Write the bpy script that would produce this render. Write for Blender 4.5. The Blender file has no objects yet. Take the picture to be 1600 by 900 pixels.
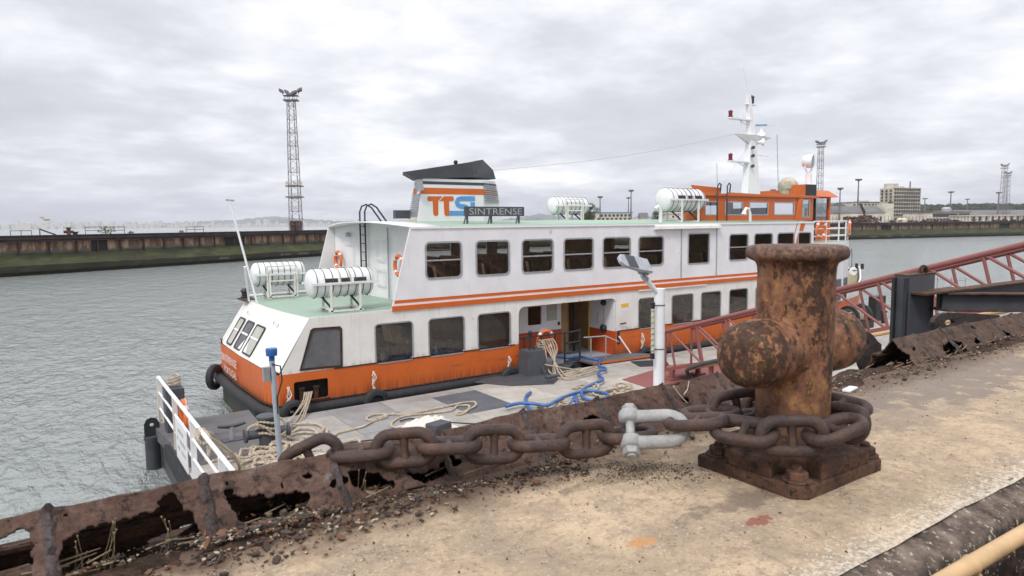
import bpy, bmesh, math, random
from mathutils import Vector, Matrix, noise as mnoise
from mathutils.geometry import tessellate_polygon
R=math.radians
SC=bpy.context.scene; COL=SC.collection
random.seed(7)
# ---------------------------------------------------------------- camera
F=1067.0; EYE=Vector((0,0,5.9))
head=R(55.5); pit=math.atan(101/F); rol=0.01
f0=Vector((math.cos(head),math.sin(head),0)); r0=Vector((math.sin(head),-math.cos(head),0))
fw=f0*math.cos(pit)+Vector((0,0,-math.sin(pit))); up0=r0.cross(fw)
rt=r0*math.cos(rol)-up0*math.sin(rol); up=up0*math.cos(rol)+r0*math.sin(rol)
cam=bpy.data.objects.new('camera',bpy.data.cameras.new('camera')); COL.objects.link(cam)
cam.matrix_world=Matrix(((rt.x,up.x,-fw.x,0),(rt.y,up.y,-fw.y,0),(rt.z,up.z,-fw.z,5.9),(0,0,0,1)))
cam.data.sensor_width=36; cam.data.lens=36*F/1600; cam.data.clip_end=20000; cam.data.clip_start=.05
cam.data.dof.use_dof=True; cam.data.dof.focus_distance=17; cam.data.dof.aperture_fstop=8
SC.camera=cam
# ---------------------------------------------------------------- light
SC.view_settings.view_transform='Standard'; SC.view_settings.look='None'; SC.view_settings.gamma=1
SC.view_settings.exposure=0.46
SUN_EL=R(48); SUN_AZ=R(-150)      # direction the light comes from, in the XY plane
sd=Vector((math.cos(SUN_EL)*math.cos(SUN_AZ),math.cos(SUN_EL)*math.sin(SUN_AZ),math.sin(SUN_EL)))
sun=bpy.data.objects.new('sun',bpy.data.lights.new('sun','SUN')); COL.objects.link(sun)
sun.data.energy=1.5; sun.data.angle=R(14); sun.data.color=(1,.97,.93)
sun.rotation_euler=sd.to_track_quat('Z','Y').to_euler()
W=bpy.data.worlds.new('World'); SC.world=W; W.use_nodes=True
def world():
    nt=W.node_tree; N=nt.nodes; L=nt.links; N.clear()
    out=N.new('ShaderNodeOutputWorld'); bg=N.new('ShaderNodeBackground'); bg.inputs[1].default_value=.1
    sky=N.new('ShaderNodeTexSky'); sky.sky_type='NISHITA'; sky.sun_disc=False
    sky.sun_elevation=SUN_EL; sky.sun_rotation=math.pi/2-SUN_AZ
    tc=N.new('ShaderNodeTexCoord'); sp=N.new('ShaderNodeSeparateXYZ'); L.new(tc.outputs['Generated'],sp.inputs[0])
    def m(op,a,b=None,c=None):
        n=N.new('ShaderNodeMath'); n.operation=op
        for i,v in enumerate((a,b,c)):
            if v is None: continue
            if isinstance(v,(int,float)): n.inputs[i].default_value=v
            else: L.new(v,n.inputs[i])
        return n.outputs[0]
    z=m('MAXIMUM',sp.outputs[2],0.0); d=m('ADD',z,.16)
    u=m('DIVIDE',sp.outputs[0],d); v=m('DIVIDE',sp.outputs[1],d)
    cb=N.new('ShaderNodeCombineXYZ'); L.new(u,cb.inputs[0]); L.new(v,cb.inputs[1])
    def nz(scale,det,rough,off,dist=0):
        mp=N.new('ShaderNodeMapping'); mp.inputs['Location'].default_value=off; L.new(cb.outputs[0],mp.inputs[0])
        n=N.new('ShaderNodeTexNoise'); n.inputs['Scale'].default_value=scale; n.inputs['Detail'].default_value=det
        n.inputs['Roughness'].default_value=rough; n.inputs['Distortion'].default_value=dist
        L.new(mp.outputs[0],n.inputs['Vector']); return n.outputs[0]
    n1=nz(.55,6,.5,(3.1,7.7,0),.1); n2=nz(1.7,7,.55,(1.3,2.2,4),.1); n3=nz(5.0,6,.6,(9,5,1),.1)
    s=m('ADD',m('ADD',m('MULTIPLY',n1,.52),m('MULTIPLY',n2,.35)),m('MULTIPLY',n3,.13))
    r=N.new('ShaderNodeValToRGB'); L.new(s,r.inputs[0]); e=r.color_ramp.elements
    e[0].position=.38; e[0].color=(.48,.485,.515,1); e[1].position=.62; e[1].color=(.93,.93,.95,1)
    k=e.new(.47); k.color=(.56,.565,.605,1); k=e.new(.54); k.color=(.72,.72,.755,1)
    # overcast sky is brighter towards the zenith
    g=m('ADD',m('MULTIPLY_ADD',z,-.35,1.04),m('MULTIPLY',m('MULTIPLY',z,z),1.4))
    g2=m('MULTIPLY',g,10.0)
    mul=N.new('ShaderNodeMix'); mul.data_type='RGBA'; mul.blend_type='MULTIPLY'; mul.inputs[0].default_value=1
    L.new(r.outputs[0],mul.inputs[6]); cc=N.new('ShaderNodeCombineXYZ')
    for i in range(3): L.new(g2,cc.inputs[i])
    L.new(cc.outputs[0],mul.inputs[7])
    mx=N.new('ShaderNodeMix'); mx.data_type='RGBA'; mx.inputs[0].default_value=.93
    L.new(sky.outputs[0],mx.inputs[6]); L.new(mul.outputs[2],mx.inputs[7])
    L.new(mx.outputs[2],bg.inputs[0]); L.new(bg.outputs[0],out.inputs[0])
world()
# ---------------------------------------------------------------- helpers
def ray(px,py): return fw*F+rt*(px-800)+up*(450-py)
def on(px,py,ax,v):
    d=ray(px,py); return EYE+d*((v-EYE[ax])/d[ax])
def PZ(px,py,z): return on(px,py,2,z)
def PY(px,py,y): return on(px,py,1,y)
def PX(px,py,x): return on(px,py,0,x)
def PD(px,D,z=None,py=None):      # ground point at bearing px, forward distance D ; height by z or by row py
    lat=(px-800)/F*D; p=f0*D+r0*lat; 
    if py is not None:
        d=ray(px,py); t=D/d.dot(f0); q=EYE+d*t; z=q.z; p=q
    return Vector((p.x,p.y,z))
def hor(px): return 357-0.0101*px+ (101-101)
class MB:
    def __init__(s): s.v=[]; s.f=[]; s.m=[]; s.mi=0
    def add(s,vs,fs):
        b=len(s.v); s.v+= [tuple(v) for v in vs]; s.f+=[tuple(b+i for i in f) for f in fs]; s.m+=[s.mi]*len(fs)
    def box(s,x0,x1,y0,y1,z0,z1):
        s.add([(x,y,z) for z in (z0,z1) for y in (y0,y1) for x in (x0,x1)],[(0,2,3,1),(4,5,7,6),(0,1,5,4),(2,6,7,3),(0,4,6,2),(1,3,7,5)])
    def obox(s,c,ax,ay,az):      # oriented box: centre and three half vectors
        c,ax,ay,az=map(Vector,(c,ax,ay,az))
        s.add([c+ax*i+ay*j+az*k for k in (-1,1) for j in (-1,1) for i in (-1,1)],[(0,2,3,1),(4,5,7,6),(0,1,5,4),(2,6,7,3),(0,4,6,2),(1,3,7,5)])
    def beam(s,a,b,w,h,upv=(0,0,1)):
        a=Vector(a);b=Vector(b); d=(b-a); u=Vector(upv); sx=d.cross(u)
        if sx.length<1e-5: sx=d.cross(Vector((1,0,0)))
        sx.normalize(); uz=sx.cross(d).normalized(); s.obox((a+b)/2,d/2,sx*w/2,uz*h/2)
    def tube(s,pts,r,n=8,closed=False,caps=True):
        pts=[Vector(p) for p in pts]; N=len(pts); rs=r if isinstance(r,(list,tuple)) else [r]*N
        ring=[]; prev=None
        for i,p in enumerate(pts):
            if closed: t=pts[(i+1)%N]-pts[i-1]
            else: t=pts[min(i+1,N-1)]-pts[max(i-1,0)]
            if t.length<1e-9: t=Vector((0,0,1))
            t.normalize()
            if prev is None:
                a=t.cross(Vector((0,0,1)))
                if a.length<.05: a=t.cross(Vector((1,0,0)))
            else: a=prev-t*prev.dot(t)
            a.normalize(); prev=a; b=t.cross(a)
            ring.append([p+(a*math.cos(2*math.pi*k/n)+b*math.sin(2*math.pi*k/n))*rs[i] for k in range(n)])
        vs=[q for rg in ring for q in rg]; fs=[]
        for i in range(N if closed else N-1):
            j=(i+1)%N
            for k in range(n): fs.append((i*n+k,i*n+(k+1)%n,j*n+(k+1)%n,j*n+k))
        if caps and not closed: fs.append(tuple(range(n-1,-1,-1))); fs.append(tuple((N-1)*n+k for k in range(n)))
        s.add(vs,fs)
    def lathe(s,prof,c=(0,0,0),axis=(0,0,1),n=24,caps=True):   # prof: list (r, h)
        c=Vector(c); ax=Vector(axis).normalized(); a=ax.cross(Vector((0,0,1)))
        if a.length<.05: a=Vector((1,0,0))
        a.normalize(); b=ax.cross(a); vs=[]; fs=[]
        for (r,h) in prof: vs+=[c+ax*h+(a*math.cos(2*math.pi*k/n)+b*math.sin(2*math.pi*k/n))*r for k in range(n)]
        for i in range(len(prof)-1):
            for k in range(n): fs.append((i*n+k,i*n+(k+1)%n,(i+1)*n+(k+1)%n,(i+1)*n+k))
        if caps: fs.append(tuple(range(n-1,-1,-1))); fs.append(tuple((len(prof)-1)*n+k for k in range(n)))
        s.add(vs,fs)
    def sphere(s,c,r,n=12,m=8,sc=(1,1,1)):
        vs=[];c=Vector(c)
        for i in range(m+1):
            a=math.pi*i/m
            for k in range(n):
                b=2*math.pi*k/n; vs.append(c+Vector((r*sc[0]*math.sin(a)*math.cos(b),r*sc[1]*math.sin(a)*math.sin(b),r*sc[2]*math.cos(a))))
        s.add(vs,[(i*n+k,(i+1)*n+k,(i+1)*n+(k+1)%n,i*n+(k+1)%n) for i in range(m) for k in range(n)])
    def plate(s,outer,holes,th,fn):      # 2-D polygon with holes -> slab ; fn(u,v,d) -> 3-D, d=0 front d=th back
        loops=[outer]+list(holes); tess=tessellate_polygon([[Vector((p[0],p[1],0)) for p in l] for l in loops])
        fl=[p for l in loops for p in l]; n=len(fl)
        vs=[fn(p[0],p[1],0) for p in fl]+[fn(p[0],p[1],th) for p in fl]; fs=[tuple(t) for t in tess]+[tuple(n+i for i in reversed(t)) for t in tess]
        b=0
        for l in loops:
            k=len(l)
            for i in range(k): fs.append((b+i,b+(i+1)%k,n+b+(i+1)%k,n+b+i))
            b+=k
        s.add(vs,fs)
    def strip(s,path,z0,z1,th=0,closed=False):     # vertical wall along a plan path
        N=len(path); g=lambda z,i: z[i] if isinstance(z,(list,tuple)) else z
        vs=[(p[0],p[1],g(z0,i)) for i,p in enumerate(path)]+[(p[0],p[1],g(z1,i)) for i,p in enumerate(path)]
        s.add(vs,[(i,(i+1)%N,N+(i+1)%N,N+i) for i in range(N if closed else N-1)])
    def poly(s,pts): s.add(pts,[tuple(range(len(pts)))])
    def build(s,name,mat,parent=None,smooth=False,bevel=0,world=True,solid=0):
        me=bpy.data.meshes.new(name); me.from_pydata(s.v,[],s.f); 
        ms=mat if isinstance(mat,(list,tuple)) else [mat]
        for q in ms: me.materials.append(q)
        if len(ms)>1: me.polygons.foreach_set('material_index',s.m)
        bm=bmesh.new(); bm.from_mesh(me); bmesh.ops.recalc_face_normals(bm,faces=bm.faces); bm.to_mesh(me); bm.free()
        if smooth:
            me.polygons.foreach_set('use_smooth',[True]*len(me.polygons)); me.set_sharp_from_angle(angle=R(smooth if smooth is not True else 40))
        me.update()
        o=bpy.data.objects.new(name,me); COL.objects.link(o)
        if parent is not None:
            o.parent=parent
            if world and parent.type=='EMPTY': o.matrix_parent_inverse=Matrix.Translation(-parent.location)
        if solid:
            md=o.modifiers.new('solid','SOLIDIFY'); md.thickness=solid; md.offset=0
        if bevel:
            md=o.modifiers.new('bevel','BEVEL'); md.width=bevel; md.segments=2; md.limit_method='ANGLE'; md.angle_limit=R(40)
        return o
def tag(o,label=None,cat=None,group=None,kind=None):
    if label: o['label']=label
    if cat: o['category']=cat
    if group: o['group']=group
    if kind: o['kind']=kind
    return o
def thing(name,label,cat,loc=(0,0,0),group=None):
    o=bpy.data.objects.new(name,None); COL.objects.link(o); o.location=loc; o.empty_display_size=.2
    return tag(o,label,cat,group)
def dup(root,loc,rotz=0,label=None,scale=None,group=None):
    r=root.copy(); COL.objects.link(r); r.location=loc; r.rotation_euler=(0,0,rotz)
    if scale: r.scale=scale
    if label: r['label']=label
    if group: r['group']=group
    def rec(src,dst):
        for ch in list(src.children):
            c=ch.copy(); COL.objects.link(c); c.parent=dst; rec(ch,c)
    rec(root,r); return r
def box(name,mat,parent,x0,x1,y0,y1,z0,z1,bevel=0):
    m=MB(); m.box(x0,x1,y0,y1,z0,z1); return m.build(name,mat,parent,bevel=bevel)
def rrect(x0,x1,z0,z1,r,n=5):
    o=[]
    for cx,cz,a in ((x1-r,z0+r,-90),(x1-r,z1-r,0),(x0+r,z1-r,90),(x0+r,z0+r,180)):
        for k in range(n+1): t=R(a+90*k/n); o.append((cx+r*math.cos(t),cz+r*math.sin(t)))
    return o
def circ(cx,cz,r,n=20): return [(cx+r*math.cos(2*math.pi*k/n),cz+r*math.sin(2*math.pi*k/n)) for k in range(n)]
def spline(pts,step=.05,closed=False):
    pts=[Vector(p) for p in pts]; N=len(pts); out=[]
    g=lambda i: pts[i%N] if closed else pts[max(0,min(N-1,i))]
    for i in range(N if closed else N-1):
        a,b,c,d=g(i-1),g(i),g(i+1),g(i+2); k=max(1,int((c-b).length/step))
        for j in range(k):
            t=j/k; out.append(.5*((2*b)+(c-a)*t+(2*a-5*b+4*c-d)*t*t+(3*b-a-3*c+d)*t**3))
    if not closed: out.append(pts[-1])
    return out
def text(s,name,mat,parent,origin,xd,yd,h,fit=None,depth=.006,bold=0):
    cu=bpy.data.curves.new(name,'FONT'); cu.body=s; cu.size=1; cu.extrude=0; cu.offset=bold
    t=bpy.data.objects.new('tmp',cu); COL.objects.link(t); bpy.context.view_layer.update()
    dg=bpy.context.evaluated_depsgraph_get(); me=bpy.data.meshes.new_from_object(t.evaluated_get(dg))
    bpy.data.objects.remove(t)
    xs=[v.co.x for v in me.vertices]; ys=[v.co.y for v in me.vertices]
    sx=sy=h/(max(ys)-min(ys)); 
    if fit: sx=fit/(max(xs)-min(xs))
    x0,y0=min(xs),min(ys); O=Vector(origin);xd=Vector(xd).normalized();yd=Vector(yd).normalized()
    for v in me.vertices: v.co=O+xd*((v.co.x-x0)*sx)+yd*((v.co.y-y0)*sy)
    me.materials.clear(); me.materials.append(mat)
    o=bpy.data.objects.new(name,me); COL.objects.link(o)
    if parent is not None:
        o.parent=parent
        if parent.type=='EMPTY': o.matrix_parent_inverse=Matrix.Translation(-parent.location)
    return o
def rope(mb,pts,r=.022,step=.05,pitch=.16,closed=False,n=5):
    P=spline(pts,step,closed); N=len(P); L=0; prev=None; st=[[],[],[]]
    for i,p in enumerate(P):
        t=(P[min(i+1,N-1)]-P[max(i-1,0)])
        if t.length<1e-9: t=Vector((1,0,0))
        t.normalize()
        a=(t.cross(Vector((0,0,1))) if prev is None else prev-t*prev.dot(t))
        if a.length<.01: a=t.cross(Vector((1,0,.1)))
        a.normalize(); prev=a; b=t.cross(a)
        if i: L+=(p-P[i-1]).length
        for k in range(3):
            th=2*math.pi*(L/pitch+k/3); st[k].append(p+(a*math.cos(th)+b*math.sin(th))*r*.55)
    for k in range(3): mb.tube(st[k],r*.58,n)
# ---------------------------------------------------------------- materials
def newmat(name):
    m=bpy.data.materials.new(name); m.use_nodes=True; nt=m.node_tree; nt.nodes.clear(); return m,nt
class NT:
    def __init__(s,name):
        s.m,s.nt=newmat(name); s.N=s.nt.nodes; s.L=s.nt.links
        s.out=s.N.new('ShaderNodeOutputMaterial'); s.b=s.N.new('ShaderNodeBsdfPrincipled'); s.L.new(s.b.outputs[0],s.out.inputs[0])
        s.geo=s.N.new('ShaderNodeNewGeometry')
    def set(s,i,v):
        if hasattr(v,'links'): s.L.new(v,i)
        elif isinstance(v,(tuple,list)): i.default_value=tuple(v)+((1,) if len(v)==3 and len(i.default_value)==4 else ())
        else: i.default_value=v
    def noise(s,scale,det=5,rough=.55,sc=(1,1,1),off=(0,0,0),dist=0):
        mp=s.N.new('ShaderNodeMapping'); mp.inputs['Scale'].default_value=sc; mp.inputs['Location'].default_value=off
        s.L.new(s.geo.outputs['Position'],mp.inputs[0]); n=s.N.new('ShaderNodeTexNoise')
        n.inputs['Scale'].default_value=scale; n.inputs['Detail'].default_value=det; n.inputs['Roughness'].default_value=rough; n.inputs['Distortion'].default_value=dist
        s.L.new(mp.outputs[0],n.inputs['Vector']); return n.outputs[0]
    def voro(s,scale,sc=(1,1,1),feat='F1'):
        mp=s.N.new('ShaderNodeMapping'); mp.inputs['Scale'].default_value=sc; s.L.new(s.geo.outputs['Position'],mp.inputs[0])
        n=s.N.new('ShaderNodeTexVoronoi'); n.feature=feat; n.inputs['Scale'].default_value=scale; s.L.new(mp.outputs[0],n.inputs['Vector']); return n.outputs['Distance']
    def ramp(s,fac,stops):
        r=s.N.new('ShaderNodeValToRGB'); s.L.new(fac,r.inputs[0]); e=r.color_ramp.elements
        while len(e)<len(stops): e.new(.5)
        for k,(p,c) in zip(e,stops):
            k.position=p; k.color=tuple(c)+(1,) if isinstance(c,(tuple,list)) else (c,c,c,1)
        return r.outputs[0]
    def mix(s,fac,a,b,mode='MIX'):
        n=s.N.new('ShaderNodeMix'); n.data_type='RGBA'; n.blend_type=mode
        s.set(n.inputs[0],fac); s.set(n.inputs[6],a); s.set(n.inputs[7],b); return n.outputs[2]
    def math(s,op,a,b=0,c=0):
        n=s.N.new('ShaderNodeMath'); n.operation=op; s.set(n.inputs[0],a); s.set(n.inputs[1],b); s.set(n.inputs[2],c); return n.outputs[0]
    def xyz(s): 
        n=s.N.new('ShaderNodeSeparateXYZ'); s.L.new(s.geo.outputs['Position'],n.inputs[0]); return n.outputs
    def bump(s,h,strength=.5,dist=.01):
        n=s.N.new('ShaderNodeBump'); n.inputs['Strength'].default_value=strength; n.inputs['Distance'].default_value=dist
        s.L.new(h,n.inputs['Height']); s.L.new(n.outputs[0],s.b.inputs['Normal'])
    def fin(s,col,rough=.6,metal=0,spec=.5):
        s.set(s.b.inputs['Base Color'],col); s.set(s.b.inputs['Roughness'],rough); s.b.inputs['Metallic'].default_value=metal
        s.b.inputs['Specular IOR Level'].default_value=spec; return s.m
def simple(name,c,rough=.6,var=.12,scale=6,metal=0,bump=0):
    t=NT(name); n=t.noise(scale,5,.6); a=tuple(x*(1-var) for x in c); b=tuple(min(1,x*(1+var)) for x in c)
    col=t.ramp(n,[(.3,a),(.7,b)])
    if bump: t.bump(t.noise(scale*8,4,.6),.4,bump)
    return t.fin(col,rough,metal)
def paint(name,c,rust=.5,rough=.4,streak=True,dirt=(.28,.17,.08)):
    """painted steel with faint panel waviness, vertical dirt streaks and sparse rust blooms"""
    t=NT(name); n=t.noise(1.3,4,.6); c2=tuple(x*.88 for x in c)
    col=t.ramp(n,[(.3,c2),(.65,c)])
    st=t.noise(2.2,6,.65,(3.2,3.2,.22)); fa=t.ramp(st,[(.60,0),(.80,.35*rust)]); col=t.mix(fa,col,dirt)
    sp=t.noise(5.5,7,.7,(1,1,.6),(5,1,2)); fa=t.ramp(sp,[(.665,0),(.70,.9*rust)]); col=t.mix(fa,col,(.25,.09,.03))
    t.bump(t.noise(1.6,3,.5),.25,.03); return t.fin(col,rough)
def rustmat(name,cols,scale=8,rough=.85,bump=.004,big=1.5,flake=.75):
    t=NT(name); n=t.noise(scale,9,.68); n2=t.noise(big*3,4,.6,off=(3,3,3)); n3=t.noise(scale*6,6,.7,off=(9,2,3))
    f=t.math('ADD',t.math('MULTIPLY',n,.45),t.math('ADD',t.math('MULTIPLY',n2,.25),t.math('MULTIPLY',n3,.30)))
    k=len(cols); col=t.ramp(f,[(.36+.28*i/(k-1),c) for i,c in enumerate(cols)])
    h=t.math('ADD',t.math('MULTIPLY',n,1.2),t.math('MULTIPLY',n3,.5))
    t.bump(h,1.0,bump*4.5); col=t.mix(t.ramp(t.noise(scale*2.4,8,.75,off=(1,9,4)),[(.40,flake),(.47,0)]),col,tuple(x*.45 for x in cols[0])); return t.fin(col,rough,0,.25)
M={}
M['white']=paint('white_paint',(.78,.77,.78),.55)
def _wr():
    t=NT('white_paint_rusty'); n=t.noise(1.3,4,.6); col=t.ramp(n,[(.3,(.68,.655,.61)),(.65,(.79,.77,.735))]); z=t.xyz()[2]
    st=t.noise(6,6,.65,(1.6,1.6,.10)); st2=t.noise(2.4,6,.7,(1,1,.15),(4,4,4))
    top=t.ramp(t.math('SUBTRACT',z,2.5),[(.35,0),(.93,1)]); m1=t.math('MULTIPLY',top,t.ramp(st,[(.56,0),(.72,.6)])); col=t.mix(m1,col,(.50,.27,.10))
    col=t.mix(t.ramp(st2,[(.62,0),(.78,.35)]),col,(.46,.33,.18)); sp=t.noise(7,7,.72,(1,1,.5),(5,1,2)); col=t.mix(t.ramp(sp,[(.665,0),(.69,.9)]),col,(.22,.085,.03))
    low=t.ramp(t.math('SUBTRACT',z,1.5),[(.42,.7),(.60,0)]); col=t.mix(t.math('MULTIPLY',low,t.ramp(st,[(.45,0),(.6,1)])),col,(.42,.24,.10))
    t.bump(t.noise(1.6,3,.5),.25,.03); return t.fin(col,.42)
M['white_rusty']=_wr()
M['orange']=paint('orange_paint',(.60,.125,.018),.6,dirt=(.25,.06,.02))
def _or():
    t=NT('orange_hull'); n=t.noise(1.1,5,.6); col=t.ramp(n,[(.3,(.53,.105,.016)),(.65,(.63,.135,.02))]); z=t.xyz()[2]
    sc_=t.noise(2.2,8,.74,(.5,1,2.6),(1,3,5)); col=t.mix(t.ramp(sc_,[(.60,0),(.66,.7)]),col,(.26,.07,.03)); col=t.mix(t.ramp(t.noise(9,8,.75,(1,1,.8)),[(.66,0),(.70,.9)]),col,(.07,.04,.03))
    st=t.noise(5,5,.6,(2,2,.12)); col=t.mix(t.math('MULTIPLY',t.ramp(t.math('SUBTRACT',z,1.0),[(.05,.9),(.45,0)]),t.ramp(st,[(.42,0),(.6,1)])),col,(.17,.055,.03))
    t.bump(t.noise(1.5,4,.5),.3,.04); return t.fin(col,.42)
M['orange_hull']=_or()
M['orange_dark']=paint('orange_red_paint',(.50,.08,.02),.4)
M['blue']=simple('blue_paint',(.10,.30,.60),.4); M['lampblue']=simple('lamp_blue',(.02,.10,.30),.3)
M['deckgreen']=paint('green_deck_paint',(.29,.40,.31),.35,.5)
M['black']=simple('black_paint',(.02,.021,.024),.5,.3)
M['funnelblack']=simple('funnel_black',(.055,.058,.066),.55,.15,2)
M['charcoal']=simple('charcoal_steel',(.062,.066,.076),.55,.2,3,bump=.002)
M['rubber']=simple('rubber',(.022,.022,.024),.75,.35,5,bump=.004)
M['alu']=simple('aluminium',(.42,.43,.45),.4,.15,9,.5)
M['greypaint']=simple('grey_paint',(.33,.36,.40),.5,.1)
M['whitepaint2']=simple('clean_white_paint',(.80,.80,.81),.35,.05)
M['hullblack']=NT('hull_bottom')
def _hb():
    t=M['hullblack']; z=t.xyz()[2]; n=t.noise(3,6,.65,(1,1,.5)); zz=t.math('ADD',z,t.math('MULTIPLY',n,.5))
    col=t.ramp(zz,[(.28,(.035,.05,.012)),(.42,(.05,.045,.035)),(.6,(.03,.031,.034)),(1,(.045,.046,.05))]); t.bump(n,.4,.02)
    M['hullblack']=t.fin(col,.7)
_hb()
M['rust']=rustmat('rusty_coping',[(.030,.023,.020),(.068,.041,.032),(.105,.061,.046),(.14,.088,.068),(.17,.15,.15)],9)
M['rustdark']=rustmat('dark_rust',[(.018,.014,.012),(.04,.027,.02),(.09,.045,.028),(.13,.07,.04)],11)
M['chain']=rustmat('chain_rust',[(.03,.023,.022),(.052,.036,.032),(.080,.049,.039),(.14,.072,.045)],14,.5,.0012,flake=.25)
M['baserust']=rustmat('base_rust',[(.028,.019,.016),(.07,.04,.029),(.125,.065,.042),(.19,.105,.066)],10,.8,.003)
M['galv']=rustmat('galvanised',[(.20,.20,.195),(.28,.28,.275),(.34,.34,.335),(.40,.40,.39)],12,.45,.0008,flake=.0)
M['rope']=simple('manila_rope',(.42,.35,.265),.9,.3,12)
M['ropew']=simple('pale_rope',(.62,.58,.52),.9,.2,12)
M['hose']=simple('blue_hose',(.045,.125,.33),.45,.25,4)
M['red']=paint('gangway_red',(.25,.085,.075),.9,.55)
M['canvas']=simple('canvas_cover',(.45,.40,.32),.9,.2,4,bump=.01)
M['buoy']=simple('lifebuoy_orange',(.66,.15,.035),.55,.12)
M['grp']=simple('raft_white',(.74,.75,.75),.35,.06,3)
M['grpgreen']=simple('raft_greenish',(.60,.70,.62),.35,.08,3)
M['cream']=simple('cream',(.55,.50,.38),.7)
M['bamboo']=simple('bamboo',(.52,.34,.17),.45,.15,20)
M['interior']=simple('interior_panel',(.42,.26,.12),.6,.2,2)
M['ceiling']=simple('interior_ceiling',(.60,.50,.36),.6,.1)
M['floorin']=simple('interior_floor',(.22,.19,.16),.6)
M['seat']=simple('seat_fabric',(.62,.45,.30),.8,.3,3)
M['redlamp']=simple('red_lens',(.16,.006,.015),.2,.05)
M['shutter']=simple('grey_shutter',(.12,.12,.125),.6,.25,2)
M['blind']=simple('blind',(.42,.42,.37),.6,.1)
M['letter']=simple('letter_white',(.75,.74,.74),.5,.03)
M['letterblue']=simple('letter_blue',(.03,.05,.45),.5,.03)
M['yellow']=simple('yellow_sign',(.75,.45,.02),.5,.03)
def _glass(name,tint,fac):
    m,nt=newmat(name); N=nt.nodes; L=nt.links; o=N.new('ShaderNodeOutputMaterial'); tr=N.new('ShaderNodeBsdfTransparent'); tr.inputs[0].default_value=tint+(1,)
    gl=N.new('ShaderNodeBsdfGlossy'); gl.inputs['Roughness'].default_value=.03; gl.inputs[0].default_value=(1,1,1,1)
    fr=N.new('ShaderNodeFresnel'); fr.inputs[0].default_value=1.52; ma=N.new('ShaderNodeMath'); ma.operation='MULTIPLY_ADD'; L.new(fr.outputs[0],ma.inputs[0]); ma.inputs[1].default_value=1; ma.inputs[2].default_value=fac
    mx=N.new('ShaderNodeMixShader'); L.new(ma.outputs[0],mx.inputs[0]); L.new(tr.outputs[0],mx.inputs[1]); L.new(gl.outputs[0],mx.inputs[2]); L.new(mx.outputs[0],o.inputs[0]); return m
M['glass']=_glass('window_glass',(.82,.82,.80),.05)
M['glassclear']=_glass('bridge_glass',(.8,.86,.88),.12)
def _bollard():
    t=NT('bollard_paint'); n=t.noise(26,9,.75,(1,1,.7)); n2=t.noise(4,5,.6,off=(4,0,1)); n3=t.noise(55,6,.7); n4=t.noise(20,7,.68,(1,1,.6),(0,7,0))
    base=t.ramp(n4,[(.33,(.045,.026,.018)),(.43,(.15,.065,.036)),(.54,(.225,.10,.052)),(.68,(.29,.15,.085))])
    f=t.math('ADD',t.math('MULTIPLY',n,.55),t.math('MULTIPLY',n3,.22)); f=t.math('ADD',f,t.math('MULTIPLY',n2,.23))
    yel=t.ramp(f,[(.54,0),(.59,.6)]); col=t.mix(yel,base,t.ramp(n3,[(.3,(.30,.15,.035)),(.7,(.46,.27,.07))]))
    f2=t.math('ADD',t.math('MULTIPLY',t.noise(34,9,.75,(1,1,.7),(8,8,8)),.66),t.math('MULTIPLY',t.noise(4,4,.5,off=(1,8,8)),.38))
    blk=t.ramp(f2,[(.53,0),(.575,.85)]); col=t.mix(blk,col,(.035,.022,.016))
    z=t.xyz()[2]; zz=t.math('SUBTRACT',z,5.0); top=t.ramp(zz,[(.765,0),(.785,.8)]); col=t.mix(top,col,t.ramp(n,[(.35,(.10,.065,.055)),(.65,(.24,.14,.10))]))
    low=t.ramp(t.math('ADD',zz,t.math('MULTIPLY',t.math('SUBTRACT',n2,.5),.3)),[(.22,.8),(.34,0)]); col=t.mix(low,col,t.ramp(n,[(.35,(.05,.03,.022)),(.65,(.12,.065,.042))])); h=t.math('SUBTRACT',t.math('MULTIPLY',n3,.5),t.math('MULTIPLY',blk,.35)); t.bump(h,1.0,.010); return t.fin(col,.66,0,.35)
M['bollard']=_bollard()
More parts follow.
